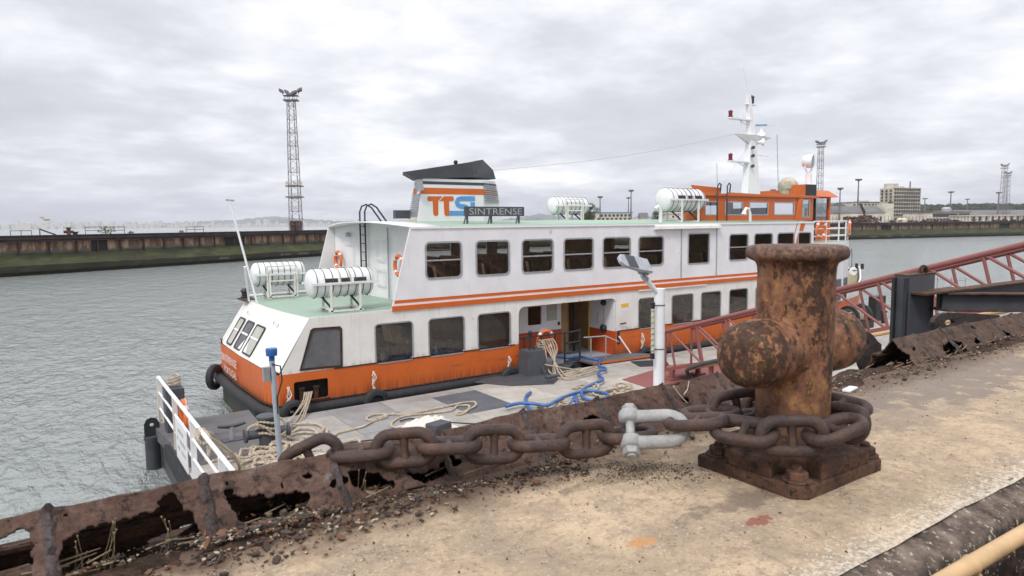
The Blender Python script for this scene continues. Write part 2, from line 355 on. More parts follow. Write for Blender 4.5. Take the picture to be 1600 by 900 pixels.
def _concrete():
    t=NT('quay_concrete'); n=t.noise(2.2,7,.6); n2=t.noise(26,8,.75); n3=t.noise(90,5,.7); n4=t.noise(7,6,.65,off=(3,1,0))
    col=t.ramp(n,[(.28,(.24,.195,.15)),(.42,(.38,.292,.20)),(.56,(.49,.372,.25)),(.75,(.55,.43,.295))])
    col=t.mix(t.ramp(n2,[(.34,.75),(.52,0)]),col,(.20,.155,.11)); col=t.mix(t.ramp(t.noise(5,8,.7,(1,1,1),(2,6,0)),[(.42,.5),(.53,0)]),col,(.26,.205,.15))
    col=t.mix(t.ramp(n4,[(.58,0),(.70,.4)]),col,(.28,.215,.16))
    col=t.mix(t.ramp(n3,[(.60,0),(.67,.8)]),col,(.66,.60,.50)); col=t.mix(t.ramp(n3,[(.34,.85),(.41,0)]),col,(.12,.09,.07)); vb=t.voro(34); col=t.mix(t.ramp(vb,[(.10,.8),(.16,0)]),col,t.ramp(n,[(.4,(.10,.08,.065)),(.6,(.60,.55,.46))])); cr=t.ramp(t.math('ABSOLUTE',t.math('SUBTRACT',t.noise(2.6,6,.6,off=(7,1,2),dist=.3),.5)),[(.001,.8),(.0035,0)]); cr=t.math('MULTIPLY',cr,t.ramp(t.noise(1.7,3,.5,off=(3,3,9)),[(.50,0),(.58,1)])); col=t.mix(cr,col,(.10,.075,.055))
    x,y,z=t.xyz()
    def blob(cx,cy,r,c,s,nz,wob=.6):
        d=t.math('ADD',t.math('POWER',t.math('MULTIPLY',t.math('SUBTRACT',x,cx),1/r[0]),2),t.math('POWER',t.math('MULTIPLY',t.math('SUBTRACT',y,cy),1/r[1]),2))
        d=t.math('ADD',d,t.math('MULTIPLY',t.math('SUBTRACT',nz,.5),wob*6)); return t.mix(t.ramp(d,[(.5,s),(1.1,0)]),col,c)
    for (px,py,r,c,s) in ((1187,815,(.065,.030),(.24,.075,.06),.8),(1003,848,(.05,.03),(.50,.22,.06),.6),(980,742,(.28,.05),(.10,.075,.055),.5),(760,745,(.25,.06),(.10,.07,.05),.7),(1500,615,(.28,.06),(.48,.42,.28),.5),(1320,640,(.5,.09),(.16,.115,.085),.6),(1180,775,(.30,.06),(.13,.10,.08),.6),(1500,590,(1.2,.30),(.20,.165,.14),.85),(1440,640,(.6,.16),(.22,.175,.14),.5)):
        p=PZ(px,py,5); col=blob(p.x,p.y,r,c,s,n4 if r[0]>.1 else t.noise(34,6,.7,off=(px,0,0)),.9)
    # grime and rust washed along the coping side, lichen along the near arris
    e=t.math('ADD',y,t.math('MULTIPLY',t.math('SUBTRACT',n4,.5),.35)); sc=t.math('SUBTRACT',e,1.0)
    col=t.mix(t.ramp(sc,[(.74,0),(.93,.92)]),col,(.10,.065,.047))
    col=t.mix(t.ramp(t.math('ADD',sc,t.math('MULTIPLY',t.math('SUBTRACT',n2,.5),.6)),[(.0,.0),(.001,.0),(.002,0)]),col,(.6,.6,.6))
    e2=t.math('ADD',t.math('SUBTRACT',y,.9),t.math('MULTIPLY',t.math('SUBTRACT',t.noise(60,6,.75,off=(5,5,0)),.5),1.1)); col=t.mix(t.ramp(e2,[(.0,.7),(.03,0)]),col,(.60,.57,.50))
    h=t.math('ADD',t.math('MULTIPLY',n2,.6),t.math('MULTIPLY',n3,.35)); t.bump(h,.8,.008); return t.fin(col,.9,0,.2)
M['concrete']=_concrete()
def _edge():
    t=NT('lichen_edge'); n=t.noise(14,8,.7); n3=t.noise(45,6,.7,off=(2,2,2)); zz=t.xyz()[2]; top=t.ramp(t.math('SUBTRACT',zz,4.0),[(.93,0),(.965,1)]); c1=t.ramp(n,[(.38,(.012,.010,.009)),(.52,(.035,.024,.018)),(.66,(.10,.065,.05))]); c2=t.ramp(n,[(.36,(.05,.04,.034)),(.5,(.14,.105,.085)),(.64,(.24,.19,.155))]); col=t.mix(top,c1,c2)
    fl=t.ramp(n3,[(.59,0),(.63,.85)]); col=t.mix(fl,col,(.52,.47,.37)); t.bump(n,.9,.02); return t.fin(col,.9,0,.2)
M['edge']=_edge()
def _pont():
    out=[]
    for i,c in enumerate(((.30,.28,.26),(.36,.335,.30),(.25,.24,.235),(.42,.385,.34),(.095,.10,.115),(.115,.11,.112))):
        t=NT('deck_panel_%s'%'abcdef'[i]); n=t.noise(1.4,7,.65,off=(i,0,0)); n2=t.noise(5,8,.7); a=tuple(x*.72 for x in c); b=tuple(x*1.12 for x in c)
        col=t.ramp(n,[(.3,a),(.62,b)]); col=t.mix(t.ramp(n2,[(.55,0),(.72,.5)]),col,tuple(x*.5 for x in c)); col=t.mix(t.ramp(t.noise(30,4,.7),[(.66,0),(.72,.5)]),col,(.5,.48,.42))
        t.bump(n2,.3,.004); out.append(t.fin(col,.75))
    return out
M['deck']=_pont()
def _pier():
    t=NT('pier_concrete'); x,y,z=t.xyz(); n=t.noise(1.1,8,.72,(1,1,.3)); n2=t.noise(.16,4,.6,off=(7,7,0))
    col=t.ramp(n,[(.34,(.08,.045,.03)),(.48,(.17,.10,.065)),(.58,(.34,.23,.15)),(.72,(.44,.34,.24))])
    zz=t.math('ADD',z,t.math('MULTIPLY',t.math('SUBTRACT',n,.5),1.4))
    low=t.math('MULTIPLY',t.ramp(t.math('MULTIPLY',zz,.2),[(.60,1),(.64,0)]),.9); col=t.mix(low,col,(.10,.10,.095))
    col=t.mix(t.ramp(n2,[(.6,0),(.66,.6)]),col,(.13,.05,.03)); t.bump(n,.6,.1); return t.fin(col,.9,0,.2)
M['pier']=_pier()
def _algae():
    t=NT('algae'); n=t.noise(.7,7,.7,(.4,.4,1.4)); z=t.xyz()[2]; col=t.ramp(n,[(.35,(.022,.020,.011)),(.5,(.036,.040,.012)),(.65,(.058,.070,.016))])
    col=t.mix(t.ramp(t.math('ADD',t.math('MULTIPLY',z,.25),t.math('MULTIPLY',t.math('SUBTRACT',n,.5),.25)),[(.22,1),(.36,0)]),col,(.028,.024,.013)); t.bump(n,.6,.1); return t.fin(col,.9)
M['algae']=_algae()
M['beam']=simple('pier_beam',(.042,.028,.025),.8,.5,1.2)
M['holeshade']=simple('painted_hole_shade',(.012,.010,.009),.9)  # near-black colour that paints in the shade of openings and recesses
def _water():
    t=NT('harbour_water')
    n1=t.noise(.8,4,.55,(1.0,.42,1)); n2=t.noise(2.7,4,.6,(1,.5,1),(3,9,0),.4); n3=t.noise(6,3,.6,(1,.6,1)); n0=t.noise(.05,3,.5)
    h=t.math('ADD',t.math('MULTIPLY',n1,1.1),t.math('ADD',t.math('MULTIPLY',n2,.62),t.math('MULTIPLY',n3,.12)))
    t.bump(h,1.0,.36); col=t.ramp(n0,[(.35,(.235,.26,.25)),(.65,(.265,.285,.275))])
    t.b.inputs['IOR'].default_value=1.45; return t.fin(col,.12,0,.5)
M['water']=_water()
def strip_mat(name,c,c2,scale):
    t=NT(name); n=t.noise(scale,8,.7,(1,1,2)); t.bump(n,.3,2); return t.fin(t.ramp(n,[(.35,c),(.62,c2)]),.95,0,.1)
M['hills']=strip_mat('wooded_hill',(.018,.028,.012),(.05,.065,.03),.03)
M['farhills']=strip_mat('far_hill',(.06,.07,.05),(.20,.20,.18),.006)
M['land']=simple('quay_ground',(.20,.17,.14),.9,.3,.05)
M['bld']=strip_mat('weathered_concrete',(.30,.27,.22),(.52,.47,.38),.15)
M['bldwhite']=strip_mat('dirty_white_wall',(.42,.39,.32),(.68,.64,.54),.12)
M['winblack']=simple('dark_window',(.03,.028,.03),.3)
M['roof']=simple('fibre_roof',(.13,.13,.13),.8,.3,.2)
M['leaf']=strip_mat('leaves',(.03,.05,.015),(.10,.13,.04),1.2)
M['bark']=simple('bark',(.08,.06,.045),.9)
M['towersteel']=simple('tower_steel',(.14,.13,.14),.6,.2,1)
M['soil']=rustmat('rust_soil',[(.02,.015,.012),(.05,.032,.024),(.11,.06,.04),(.15,.09,.06)],20,.95,.006)
M['straw']=simple('dry_stem',(.20,.155,.09),.9,.3,20)
# ================================================================ SETTING
m=MB(); m.poly([(-7000,-7000,0),(7000,-7000,0),(7000,7000,0),(-7000,7000,0)]); tag(m.build('water',M['water']),kind='structure')
# land behind the right-hand pier
CORN=Vector((71,143,0)); L2=Vector((278-71,94-143,0)).normalized(); L1=Vector((44+4,129.5-103.7,0)).normalized()
n2=Vector((-L2.y,L2.x,0)); n1=Vector((-L1.y,L1.x,0))
m=MB(); a=CORN+n2*2.2; b=a+L2*520; c=PD(3400,5200,0); d=PD(960,5200,0)
m.add([(p.x,p.y,z) for z in (4.86,-1) for p in (a,b,c,d)],[(0,1,2,3),(0,1,5,4),(1,2,6,5),(2,3,7,6),(3,0,4,7)])
tag(m.build('ground',M['land']),kind='structure')
def pier(name,label,p,dr,length,width,openings,postgap,seed):  # openings: place and width of each painted opening
    rn=random.Random(seed); n=Vector((-dr.y,dr.x,0)); T=thing(name,label,'pier',(p.x,p.y,0))
    P=lambda s,o,z:(p.x+dr.x*s+n.x*o,p.y+dr.y*s+n.y*o,z)
    def seg(mb,prof,s0,s1,k=60):
        vs=[];N=len(prof)
        for i in range(k+1):
            s=s0+(s1-s0)*i/k
            for (o,z) in prof: vs.append(P(s,o+rn.uniform(-.08,.08),z+rn.uniform(-.05,.05)))
        mb.add(vs,[(i*N+j,(i+1)*N+j,(i+1)*N+j+1,i*N+j+1) for i in range(k) for j in range(N-1)])
    a=MB(); seg(a,[(0.5,-1.5),(.5,.45),(0,.5),(0,1.25),(.35,1.38),(1.2,2.0),(2.0,2.75)],0,length,140); a.build('algae_slope',M['algae'],T)
    a=MB(); a.add([P(s,o,z) for s in (0,length) for (o,z) in ((2,2.6),(2,4.5),(width,4.5),(width,-1),(2,-1))],[(0,1,6,5),(2,3,8,7),(0,1,2,3,4),(5,6,7,8,9)]); a.build('wall',M['pier'],T)
    a=MB(); a.add([P(s,o,z) for s in (0,length) for (o,z) in ((1.7,4.15),(1.7,4.86),(width,4.86),(width,4.15))],[(0,1,5,4),(1,2,6,5),(2,3,7,6),(3,0,4,7),(0,1,2,3),(4,5,6,7)]); a.build('deck_slab',M['beam'],T)
    for o,z,h in ((1.5,4.60,.26),(1.56,4.93,.16),(1.6,4.22,.12)):
        a=MB(); a.beam(P(0,o,z),P(length,o,z),.25,h); a.build('edge_beam',M['beam'],T)
    s=1.0;cnt=0
    while s<length and cnt<95:
        a=MB(); h=rn.uniform(2.2,2.9); a.beam(P(s,1.75,h-.2),P(s,1.8,4.5),.17,.22,(dr.x,dr.y,0)); a.build('post',M['rustdark'],T); s+=postgap*rn.uniform(.8,1.2); cnt+=1
    for s,w in openings:
        a=MB(); a.box(-.5,.5,-.5,.5,-.5,.5); a.v=[P(s+x*w,1.93+y*.1,3.55+z*1.75) for x,y,z in a.v]; a.build('painted_opening',M['holeshade'],T)  # solid box on the wall, its near-black colour stands for a shaded opening
    for k in range(int(length/24)):
        s=rn.uniform(2,length-4); a=MB(); a.beam(P(s,-.03,.75),P(s+rn.uniform(1.5,3),-.03,.75),.06,.35); a.build('slab_patch',M['pier'],T)
    return T,P
st=CORN-L1*134
T1,P1=pier('pier','long rusty concrete pier with green algae across the water on the left',st,L1,134,15,[(45,3.0),(62,2.2),(85,4)],3.2,3)
for px in (36,310):
    pass
T2,P2=pier('pier','rusty concrete pier in front of the port buildings on the right',CORN+L2*.6,L2,420,6,[(150,4),(205,5)],5.2,9)
# things standing on the left pier
def onpier(px,off=6,P=None):
    d=ray(px,400); k=d.y/d.x   # intersect plan ray with line parallel to L1
    o=st+n1*off; # o + L1*s = t*(dx,dy)
    den=L1.x*d.y-L1.y*d.x; s=(d.x*o.y-d.y*o.x)/den*-1 if False else (o.y*d.x-o.x*d.y)/(L1.x*d.y-L1.y*d.x)
    return o+L1*s
def rail_frame(px0,px1,h,label,rows=1):
    a=onpier(px0,5);b=onpier(px1,5); T=thing('handrail',label,'handrail',(a.x,a.y,4.86),'rusty handrail frames on the far pier'); k=max(2,int((b-a).length/2.2))
    for i in range(k+1):
        q=a.lerp(b,i/k); m=MB(); m.beam((q.x,q.y,4.86),(q.x,q.y,4.86+h),.07,.07,(1,0,0)); m.build('post',M['rustdark'],T)
    for j in range(rows+1):
        m=MB(); z=4.86+h*(1-j*.45); m.beam((a.x,a.y,z),(b.x,b.y,z),.07,.07); m.build('rail',M['rustdark'],T)
rail_frame(19,52,.72,'low rusty rail frame nearest the left end of the far pier',0)
rail_frame(136,197,1.1,'two-bar rusty rail frame with a weed growing through it on the far pier')
rail_frame(293,320,1.0,'short rusty rail frame on the far pier left of the floodlight tower')
q=onpier(110,4); m=MB(); m.lathe([(.33,0),(.25,.1),(.24,.95),(.36,1.0),(.36,1.1)],(q.x,q.y,4.86),n=12); m.tube([q+Vector((-.6,0,5.35)),q+Vector((.6,0,5.35))],.2,10)
tag(m.build('bollard',M['baserust'],smooth=True),'upright rusty tee bollard on the far pier','bollard')
q=onpier(120,4); m=MB(); m.lathe([(.5,0),(.3,.15),(.28,.35),(.5,.42),(.55,.5)],(q.x,q.y,4.86),n=12); tag(m.build('bollard',M['baserust'],smooth=True),'squat rusty mushroom bollard right of the upright one on the far pier','bollard')
q=onpier(65,5);q2=onpier(90,5); m=MB(); m.beam((q.x,q.y,5.75),(q2.x,q2.y,4.95),.15,.15); m.beam((q.x,q.y,4.86),(q.x,q.y,5.75),.12,.12,(1,0,0)); tag(m.build('steel_beam',M['rustdark']),'fallen rusty beam leaning on the far pier','beam')
def leafclump(mb,c,r,n,size,rn,sc=(1,1,.8)):
    for _ in range(n):
        while 1:
            v=Vector((rn.uniform(-1,1),rn.uniform(-1,1),rn.uniform(-1,1)))
            if v.length<1: break
        p=Vector(c)+Vector((v.x*r*sc[0],v.y*r*sc[1],v.z*r*sc[2])); a=Vector((rn.uniform(-1,1),rn.uniform(-1,1),rn.uniform(-1,1))).normalized(); b=a.orthogonal().normalized()
        s=size*rn.uniform(.6,1.3); mb.add([p+a*s,p+b*s*.6,p-a*s,p-b*s*.6],[(0,1,2,3)])
rn=random.Random(5)
for px,lab in ((168,'green weed growing on the far pier through the two-bar rail'),(207,'small weed on the edge of the far pier right of the two-bar rail'),(286,'thin weed on the far pier beside the short rail frame')):
    q=onpier(px,5); m=MB(); leafclump(m,(q.x,q.y,5.5 if px==168 else 5.1),1.2 if px==168 else .4,110 if px==168 else 40,.13,rn,(1,1,.5)); tag(m.build('weed',M['leaf']),lab,'weed')
# gull over the water
g=PD(73,60,py=343); m=MB()
m.sphere(g,.16,10,6,(1.7,.7,.6)); m.poly([g,g+r0*-.35+Vector((0,0,.28)),g+r0*-.75+Vector((0,0,.22)),g+r0*-.3+f0*.2]); m.poly([g,g+r0*.3+Vector((0,0,-.12)),g+r0*.6+Vector((0,0,-.3)),g+r0*.25+f0*.2])
tag(m.build('seagull',M['bld'],solid=.02),'seagull flying low above the far pier','bird')
# ---------------------------------------------------------------- floodlight towers
def tower(px,D,pytop,wb,wt,label,z0=4.86,lower=False,lamps=6,flip=1):
    b=PD(px,D,z0); top=PD(px,D,py=pytop).z; H=top-z0; T=thing('floodlight_tower',label,'light tower',(b.x,b.y,z0),'floodlight towers around the port')
    e1=r0;e2=f0; w=lambda t:(wb+(wt-wb)*t)/2
    C=lambda i,t:b+Vector((0,0,H*t))+e1*(w(t)*(1,-1,-1,1)[i])+e2*(w(t)*(1,1,-1,-1)[i])
    for i in range(4): m=MB(); m.beam(C(i,0),C(i,.96),.11,.11,(1,0,0)); m.build('leg',M['towersteel'],T)
    m=MB(); n=max(10,int(H/1.3))
    for k in range(n):
        t0=.96*k/n;t1=.96*(k+1)/n
        for i in range(4):
            j=(i+1)%4; m.beam(C(i,t0),C(j,t1),.045,.045)
            if 1: m.beam(C(j,t0),C(i,t1),.045,.045) if k%2 else m.beam(C(i,t1),C(j,t1),.07,.07)
    m.build('bracing',M['towersteel'],T)
    def plat(t,r): m=MB(); c=b+Vector((0,0,H*t)); m.obox(c,e1*r,e2*r*.6,(0,0,.12)); m.obox(c+Vector((0,0,.9)),e1*r,e2*r*.6,(0,0,.04)) if t>.9 else None; m.build('platform',M['towersteel'],T); return c
    c=plat(.955,wt*1.1)
    for k in range(lamps):
        m=MB(); x=(-1.35,-.7,-.25,.3,.75,1.35)[k%6]*wt; q=c+e1*x+e2*(.3 if k%2 else -.5)+Vector((0,0,1.0+.55*abs(x)/wt+(.3 if k%2 else 0)))
        m.obox(q,e1*.42+Vector((0,0,.18 if x>0 else -.18)),e2*.25+Vector((0,0,-.1)),Vector((0,0,.24))); m.beam(q,c+e1*x*.6,.08,.08); m.build('floodlight',M['towersteel'],T)
    if lower:
        for t in (.33,.25):
            c=plat(t,wb*.75)
            if t>.3:
                for x in (-1,.1,.9): m=MB(); m.lathe([(.15,-.2),(.38,.2)],c+e1*x*wb*.68+Vector((0,0,.6)),-e2,n=10); m.build('floodlight',M['cream'],T)
        for x in (-1,1): m=MB(); q=b+e1*x*wb*.28; m.obox(q+Vector((0,0,1.0)),e1*wb*.2,e2*wb*.3,(0,0,1.0)); m.build('base_cabinet',M['baserust'],T)
tower(465,138,147,2.1,1.25,'tall lattice floodlight tower standing on the far pier left of the ferry',lower=True)
tower(1278,240,224,1.9,1.3,'lattice floodlight tower behind the ferry wheelhouse')
tower(1563,350,259,2.6,1.5,'taller of the two lattice towers at the far right above the sheds',lower=False)
tower(1569,385,271,2.4,1.4,'shorter lattice tower close behind the taller one at the far right')
def mast(px,D,pytop,label,w=.45,z0=4.86):
    b=PD(px,D,z0); top=PD(px,D,py=pytop).z; T=thing('light_mast',label,'light mast',(b.x,b.y,z0),'slim light masts around the port')
    m=MB(); m.tube([b,b+Vector((0,0,top-z0))],[w,w*.5],8); m.build('pole',M['towersteel'],T)
    m=MB(); c=b+Vector((0,0,top-z0)); m.lathe([(w*.8,-.3),(w*3,.1),(w*3.2,.7),(w*1.2,.8)],c,n=10); m.build('lamp_ring',M['towersteel'],T)
for a in ((1338,330,282,'light mast left of the tall office block, the tallest of the slim ones',.5),(1310,300,296,'light mast rising right of the wheelhouse',.4),(1482,420,301,'light mast behind the long low building',.55),(1508,600,312,'small far light mast above the wooded hill',.6),(1442,600,311,'far light mast just right of the office block',.7),(1556,420,302,'short light mast left of the pair of lattice towers',.5),
          (986,330,299,'tall light mast behind the roof right of the middle life raft',.42),(982,430,310,'shorter light mast beside the tall one behind the roof',.45),(938,330,309,'light mast behind the small tree on the roofline',.42),(1206,260,299,'light mast seen between ship mast and canvas cover',.35)): mast(*a)
# ---------------------------------------------------------------- buildings
def bld(name,label,cat,A,B,back,z1,wall,wins=(),roof=None,z0=4.86,parapet=True,group=None,winmat=None):
    """A,B: plan points of the front facade (left,right); back: depth. wins: (cols, za, zb, width fraction, u0, u1)"""
    T=thing(name,label,cat,((A.x+B.x)/2,(A.y+B.y)/2,z0),group)
    e=(B-A); W_=e.length; e=e.normalized(); n=Vector((-e.y,e.x,0)); P=lambda u,o,z:(A.x+e.x*u+n.x*o,A.y+e.y*u+n.y*o,z)
    m=MB(); m.add([P(u,o,z) for z in (z0,z1) for o in (0,back) for u in (0,W_)],[(0,1,5,4),(2,3,7,6),(0,2,6,4),(1,3,7,5)]+([(4,5,7,6)] if not roof else [])); m.build('wall',wall,T)
    if roof=='gable':
        h=roofh=W_*.0+3.0; m=MB(); m.add([P(-.4,-.4,z1-.1),P(W_+.4,-.4,z1-.1),P(W_+.4,back+.4,z1-.1),P(-.4,back+.4,z1-.1),P(-.4,back/2,z1+h),P(W_+.4,back/2,z1+h)],[(0,1,5,4),(2,3,4,5),(0,4,3),(1,2,5)]); m.build('roof',M['roof'],T)
    elif roof=='gableend':
        h=W_*.18; m=MB(); m.add([P(-.4,-.4,z1-.1),P(W_+.4,-.4,z1-.1),P(W_/2,-.4,z1+h),P(-.4,back,z1-.1),P(W_+.4,back,z1-.1),P(W_/2,back,z1+h)],[(0,1,2),(3,5,4),(0,2,5,3),(1,4,5,2),(0,3,4,1)]); m.build('roof',M['roof'],T)
    elif roof: m=MB(); m.add([P(u,o,z) for z in (z1-.02,z1+.5) for o in (-.4,back+.4) for u in (-.4,W_+.4)],[(0,1,5,4),(2,3,7,6),(0,2,6,4),(1,3,7,5),(4,5,7,6),(0,1,3,2)]); m.build('roof',roof,T)
    putwins(T,P,W_,wins,winmat); return T,P,W_
def putwins(T,P,W_,wins,winmat=None):
    for (cols,za,zb,fr,u0,u1) in wins:
        for c in range(cols):
            cw=(u1-u0)*W_/cols; x0=u0*W_+cw*c+cw*(1-fr)/2; m=MB(); m.add([P(u,o,z) for z in (za,zb) for o in (-.12,.05) for u in (x0,x0+cw*fr)],[(0,1,3,2),(4,5,7,6),(0,1,5,4),(2,3,7,6),(0,2,6,4),(1,3,7,5)]); m.build('window',winmat or M['winblack'],T)
zy=lambda px,py,D:PD(px,D,py=py).z
# tall office block: front with window grid, blank side
A=PD(1393,420,0);B=PD(1435,432,0); zt=zy(1410,294,425); fl=(zt-4.86)/9
T,P,W_=bld('office_block','tall derelict concrete office block with a grid of windows beyond the right pier','building',A,B,9,zt,M['bld'],[(11,4.86+fl*(k+1)+fl*.28,4.86+fl*(k+1)+fl*.86,.62,.02,.98) for k in range(8)]+[(8,5.2,4.86+fl*.8,.7,.05,.95)])
for k in range(9): m=MB(); z=4.86+fl*(k+1)+fl*.1; m.add([P(u,o,zz) for zz in (z-.12,z+.12) for o in (-.6,-.0) for u in (0,W_)],[(0,1,3,2),(4,5,7,6),(0,1,5,4),(0,2,6,4),(1,3,7,5)]); m.build('floor_ledge',M['bldwhite'],T)
for (u0,u1,z_) in ((.02,.28,zy(1400,287,425)),(.28,.5,zy(1400,291,425))): m=MB(); m.add([P(u*W_,o,z) for z in (zt,z_) for o in (2,7) for u in (u0,u1)],[(0,1,5,4),(2,3,7,6),(0,2,6,4),(1,3,7,5),(4,5,7,6)]); m.build('roof_house',M['bldwhite'],T)
m=MB(); q=Vector(P(W_*.82,4,zt)); m.tube([q,q+Vector((0,0,4.5))],.35,8); m.build('chimney',M['rustdark'],T)
e_=(A-B).normalized(); n_=Vector((-e_.y,e_.x,0))*-1; wl=9.0   # left side wall with the stair windows
PS=lambda u,o,z:(A.x+n_.x*(wl-u)+e_.x*-o,A.y+n_.y*(wl-u)+e_.y*-o,z)
putwins(T,PS,wl,[(3,zy(1385,y0+3.6,428),zy(1385,y0,428),.45,.02,.95) for y0 in (297,302,307,312)]+[(1,zy(1385,320,428),zy(1385,316,428),.9,.6,1.0)])
bld('white_office','long low white office with two window rows left of the office block','building',PD(1325,440,0),PD(1375,442,0),14,zy(1350,316.5,440),M['bldwhite'],[(10,zy(1350,327,440),zy(1350,323.3,440),.6,.02,.98),(7,zy(1350,321,440),zy(1350,318.8,440),.6,.1,.9)],roof=M['roof'])
bld('roof_house','square cream upper storey standing above the low white office','building',PD(1341,450,0),PD(1355,450,0),8,zy(1350,313.5,450),M['bldwhite'])
bld('hangar','grey hangar with a pitched roof behind the wheelhouse','building',PD(1293,330,0),PD(1320,332,0),40,zy(1300,322,330),M['bld'],roof='gableend')
bld('warehouse','beige warehouse with grey pitched roof in front of the white office','building',PD(1296,300,0),PD(1381,305,0),12,zy(1340,332,300),M['bldwhite'],[(5,5.2,7.3,.3,.4,.98)],roof='gable')
bld('ramp_building','blank cream block at the foot of the office block','building',PD(1376,400,0),PD(1394,400,0),6,zy(1385,318,400),M['bldwhite'])
bld('terminal_building','long low white building with a dark window band right of the office block','building',PD(1443,345,0),PD(1513,352,0),14,zy(1480,332,345),M['bldwhite'],[(9,zy(1480,339,345),zy(1480,333.6,345),.9,.17,.72),(5,zy(1480,339,345),zy(1480,333.6,345),.86,.74,.99),(12,5,zy(1480,341,345),.8,.03,.9)],roof=M['roof'])
bld('shed','low white shed with dark doors below the wooded hill','building',PD(1512,310,0),PD(1604,318,0),10,zy(1550,337.5,312),M['bldwhite'],[(9,5.0,6.9,.35,.02,.98)],roof=M['bldwhite'])
bld('long_warehouse','long grey-roofed warehouse behind the white shed','building',PD(1512,420,0),PD(1640,430,0),30,zy(1560,335,420),M['bldwhite'],[(12,zy(1560,341,420),zy(1560,336,420),.8,.02,.98)],roof='gable')
bld('silo_building','pink roofed building in front of the wooded hill','building',PD(1490,500,0),PD(1530,505,0),20,zy(1500,329,500),M['cream'],[(6,zy(1500,333,500),zy(1500,331,500),.5,.05,.95)],roof=M['red'])
bld('apartment_block','cream apartment block with blue roof edge seen over the ferry roof','building',PD(926,400,0),PD(988,405,0),14,zy(950,332.5,400),M['cream'],[(8,zy(950,338.5,400),zy(950,335,400),.6,.18,.98),(8,zy(950,344,400),zy(950,340.5,400),.6,.1,.98)],roof=M['blue'])
bld('villa','pale house behind the life raft nearest the wheelhouse','building',PD(1046,300,0),PD(1080,302,0),12,zy(1060,334,300),M['bldwhite'],[(4,zy(1060,340,300),zy(1060,337,300),.35,.05,.95)],roof=M['cream'])
bld('cottage','tiny cream house left of the round tree on the roofline','building',PD(1001,420,0),PD(1013,420,0),8,zy(1005,340,420),M['cream'],[(2,6,7,.4,.1,.9)],roof='gable')
for px,lab in ((1404,'left of two small beige tanks on the right pier'),(1411,'right of two small beige tanks on the right pier')):
    q=PD(px,240,4.86); m=MB(); m.sphere((q.x,q.y,5.6),1.0,14,8,(1,1,.9)); m.lathe([(1,-.8),(1,0)],(q.x,q.y,5.6),n=14); tag(m.build('storage_tank',M['cream'],smooth=True),lab,'tank')
q=PD(1476,380,4.86); m=MB(); m.lathe([(2.4,0),(2.4,zy(1476,326,380)-4.86),(1.5,zy(1476,325,380)-4.4)],(q.x,q.y,4.86),n=16); tag(m.build('silo',M['alu'],smooth=True),'silver silo behind the long low white building','silo')
# scrap crane
q=PD(1350,270,4.86); T=thing('scrap_crane','old rusty crane in the yard in front of the warehouse','crane',q)
m=MB(); m.obox(q+Vector((0,0,1.4)),r0*2,f0*1.5,(0,0,1.4)); m.build('cab',M['baserust'],T)
m=MB(); m.beam(q+Vector((0,0,2.5)),PD(1344,270,py=318),.7,.5); m.beam(PD(1344,270,py=318),PD(1352,270,py=332),.5,.4); m.build('jib',M['rustdark'],T)
rn=random.Random(11)
m=MB()
for k in range(260):
    px=rn.choice((rn.uniform(1318,1372),rn.uniform(1318,1345),rn.uniform(1390,1600))); q=PD(px,rn.uniform(232,262),4.86); s=rn.uniform(.2,.7); m.obox(q+Vector((0,0,rn.uniform(0,1.9 if px<1372 else .6))),r0*s+Vector((0,0,rn.uniform(-.4,.4)*s)),f0*s*.6,(rn.uniform(-.3,.3),0,s*.4))
tag(m.build('scrap_heap',M['baserust']),'heaps of rusty scrap along the right pier','scrap',kind='stuff')
# low yard fence along the right pier
T=thing('yard_fence','long wire and post fence along the right pier','fence',PD(1330,236,4.86))
for k in range(60):
    q=PD(1300+k*5.4,236+k*.3,4.86); m=MB(); m.beam(q,q+Vector((0,0,2.2)),.12,.12,(1,0,0)); m.build('post',M['towersteel'],T)
# hills and city
def ridge(name,pts,D,mat,dep,seed,rough=1.5,kind='structure'):
    rn=random.Random(seed); m=MB(); P=[]
    for (a,ya),(b,yb) in zip(pts,pts[1:]):
        k=max(2,int(abs(b-a)/3))
        for i in range(k): P.append((a+(b-a)*i/k,ya+(yb-ya)*i/k))
    P.append(pts[-1]); vs=[]
    for (px,py) in P:
        t=PD(px,D,py=py); h=max(.5,t.z+rn.uniform(-rough,rough)); f=PD(px,D-dep,0); bk=PD(px,D+dep,0); c=PD(px,D,0); mid=f.lerp(c,.5)
        vs+=[(f.x,f.y,-1),(mid.x,mid.y,h*.62+rn.uniform(-rough,rough)),(c.x,c.y,h),(bk.x,bk.y,-1)]
    m.add(vs,[(i*4+j,i*4+4+j,i*4+5+j,i*4+1+j) for i in range(len(P)-1) for j in range(3)]); return tag(m.build(name,mat,smooth=60),kind=kind)
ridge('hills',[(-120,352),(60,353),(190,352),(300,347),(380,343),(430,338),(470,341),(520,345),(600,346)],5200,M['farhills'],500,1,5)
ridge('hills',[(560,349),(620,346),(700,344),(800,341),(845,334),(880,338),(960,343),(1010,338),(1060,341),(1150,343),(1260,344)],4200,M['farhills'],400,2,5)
ridge('wooded_hill',[(1425,334),(1447,326),(1470,323.5),(1500,325.5),(1530,323),(1560,321),(1600,319),(1660,318),(1750,320)],1000,M['hills'],130,3,1.6)
rn=random.Random(4); m=MB()
for k in range(1500):
    px=rn.choice((rn.uniform(-100,640),rn.gauss(130,70),rn.gauss(60,50))); D=rn.uniform(3600,4600); q=PD(px,D,0); w=rn.uniform(4,13); h=rn.uniform(4,13) if rn.random()<.93 else rn.uniform(15,34)
    m.obox(q+Vector((0,0,h/2+4)),r0*w,f0*w*.6,(0,0,h/2+5))
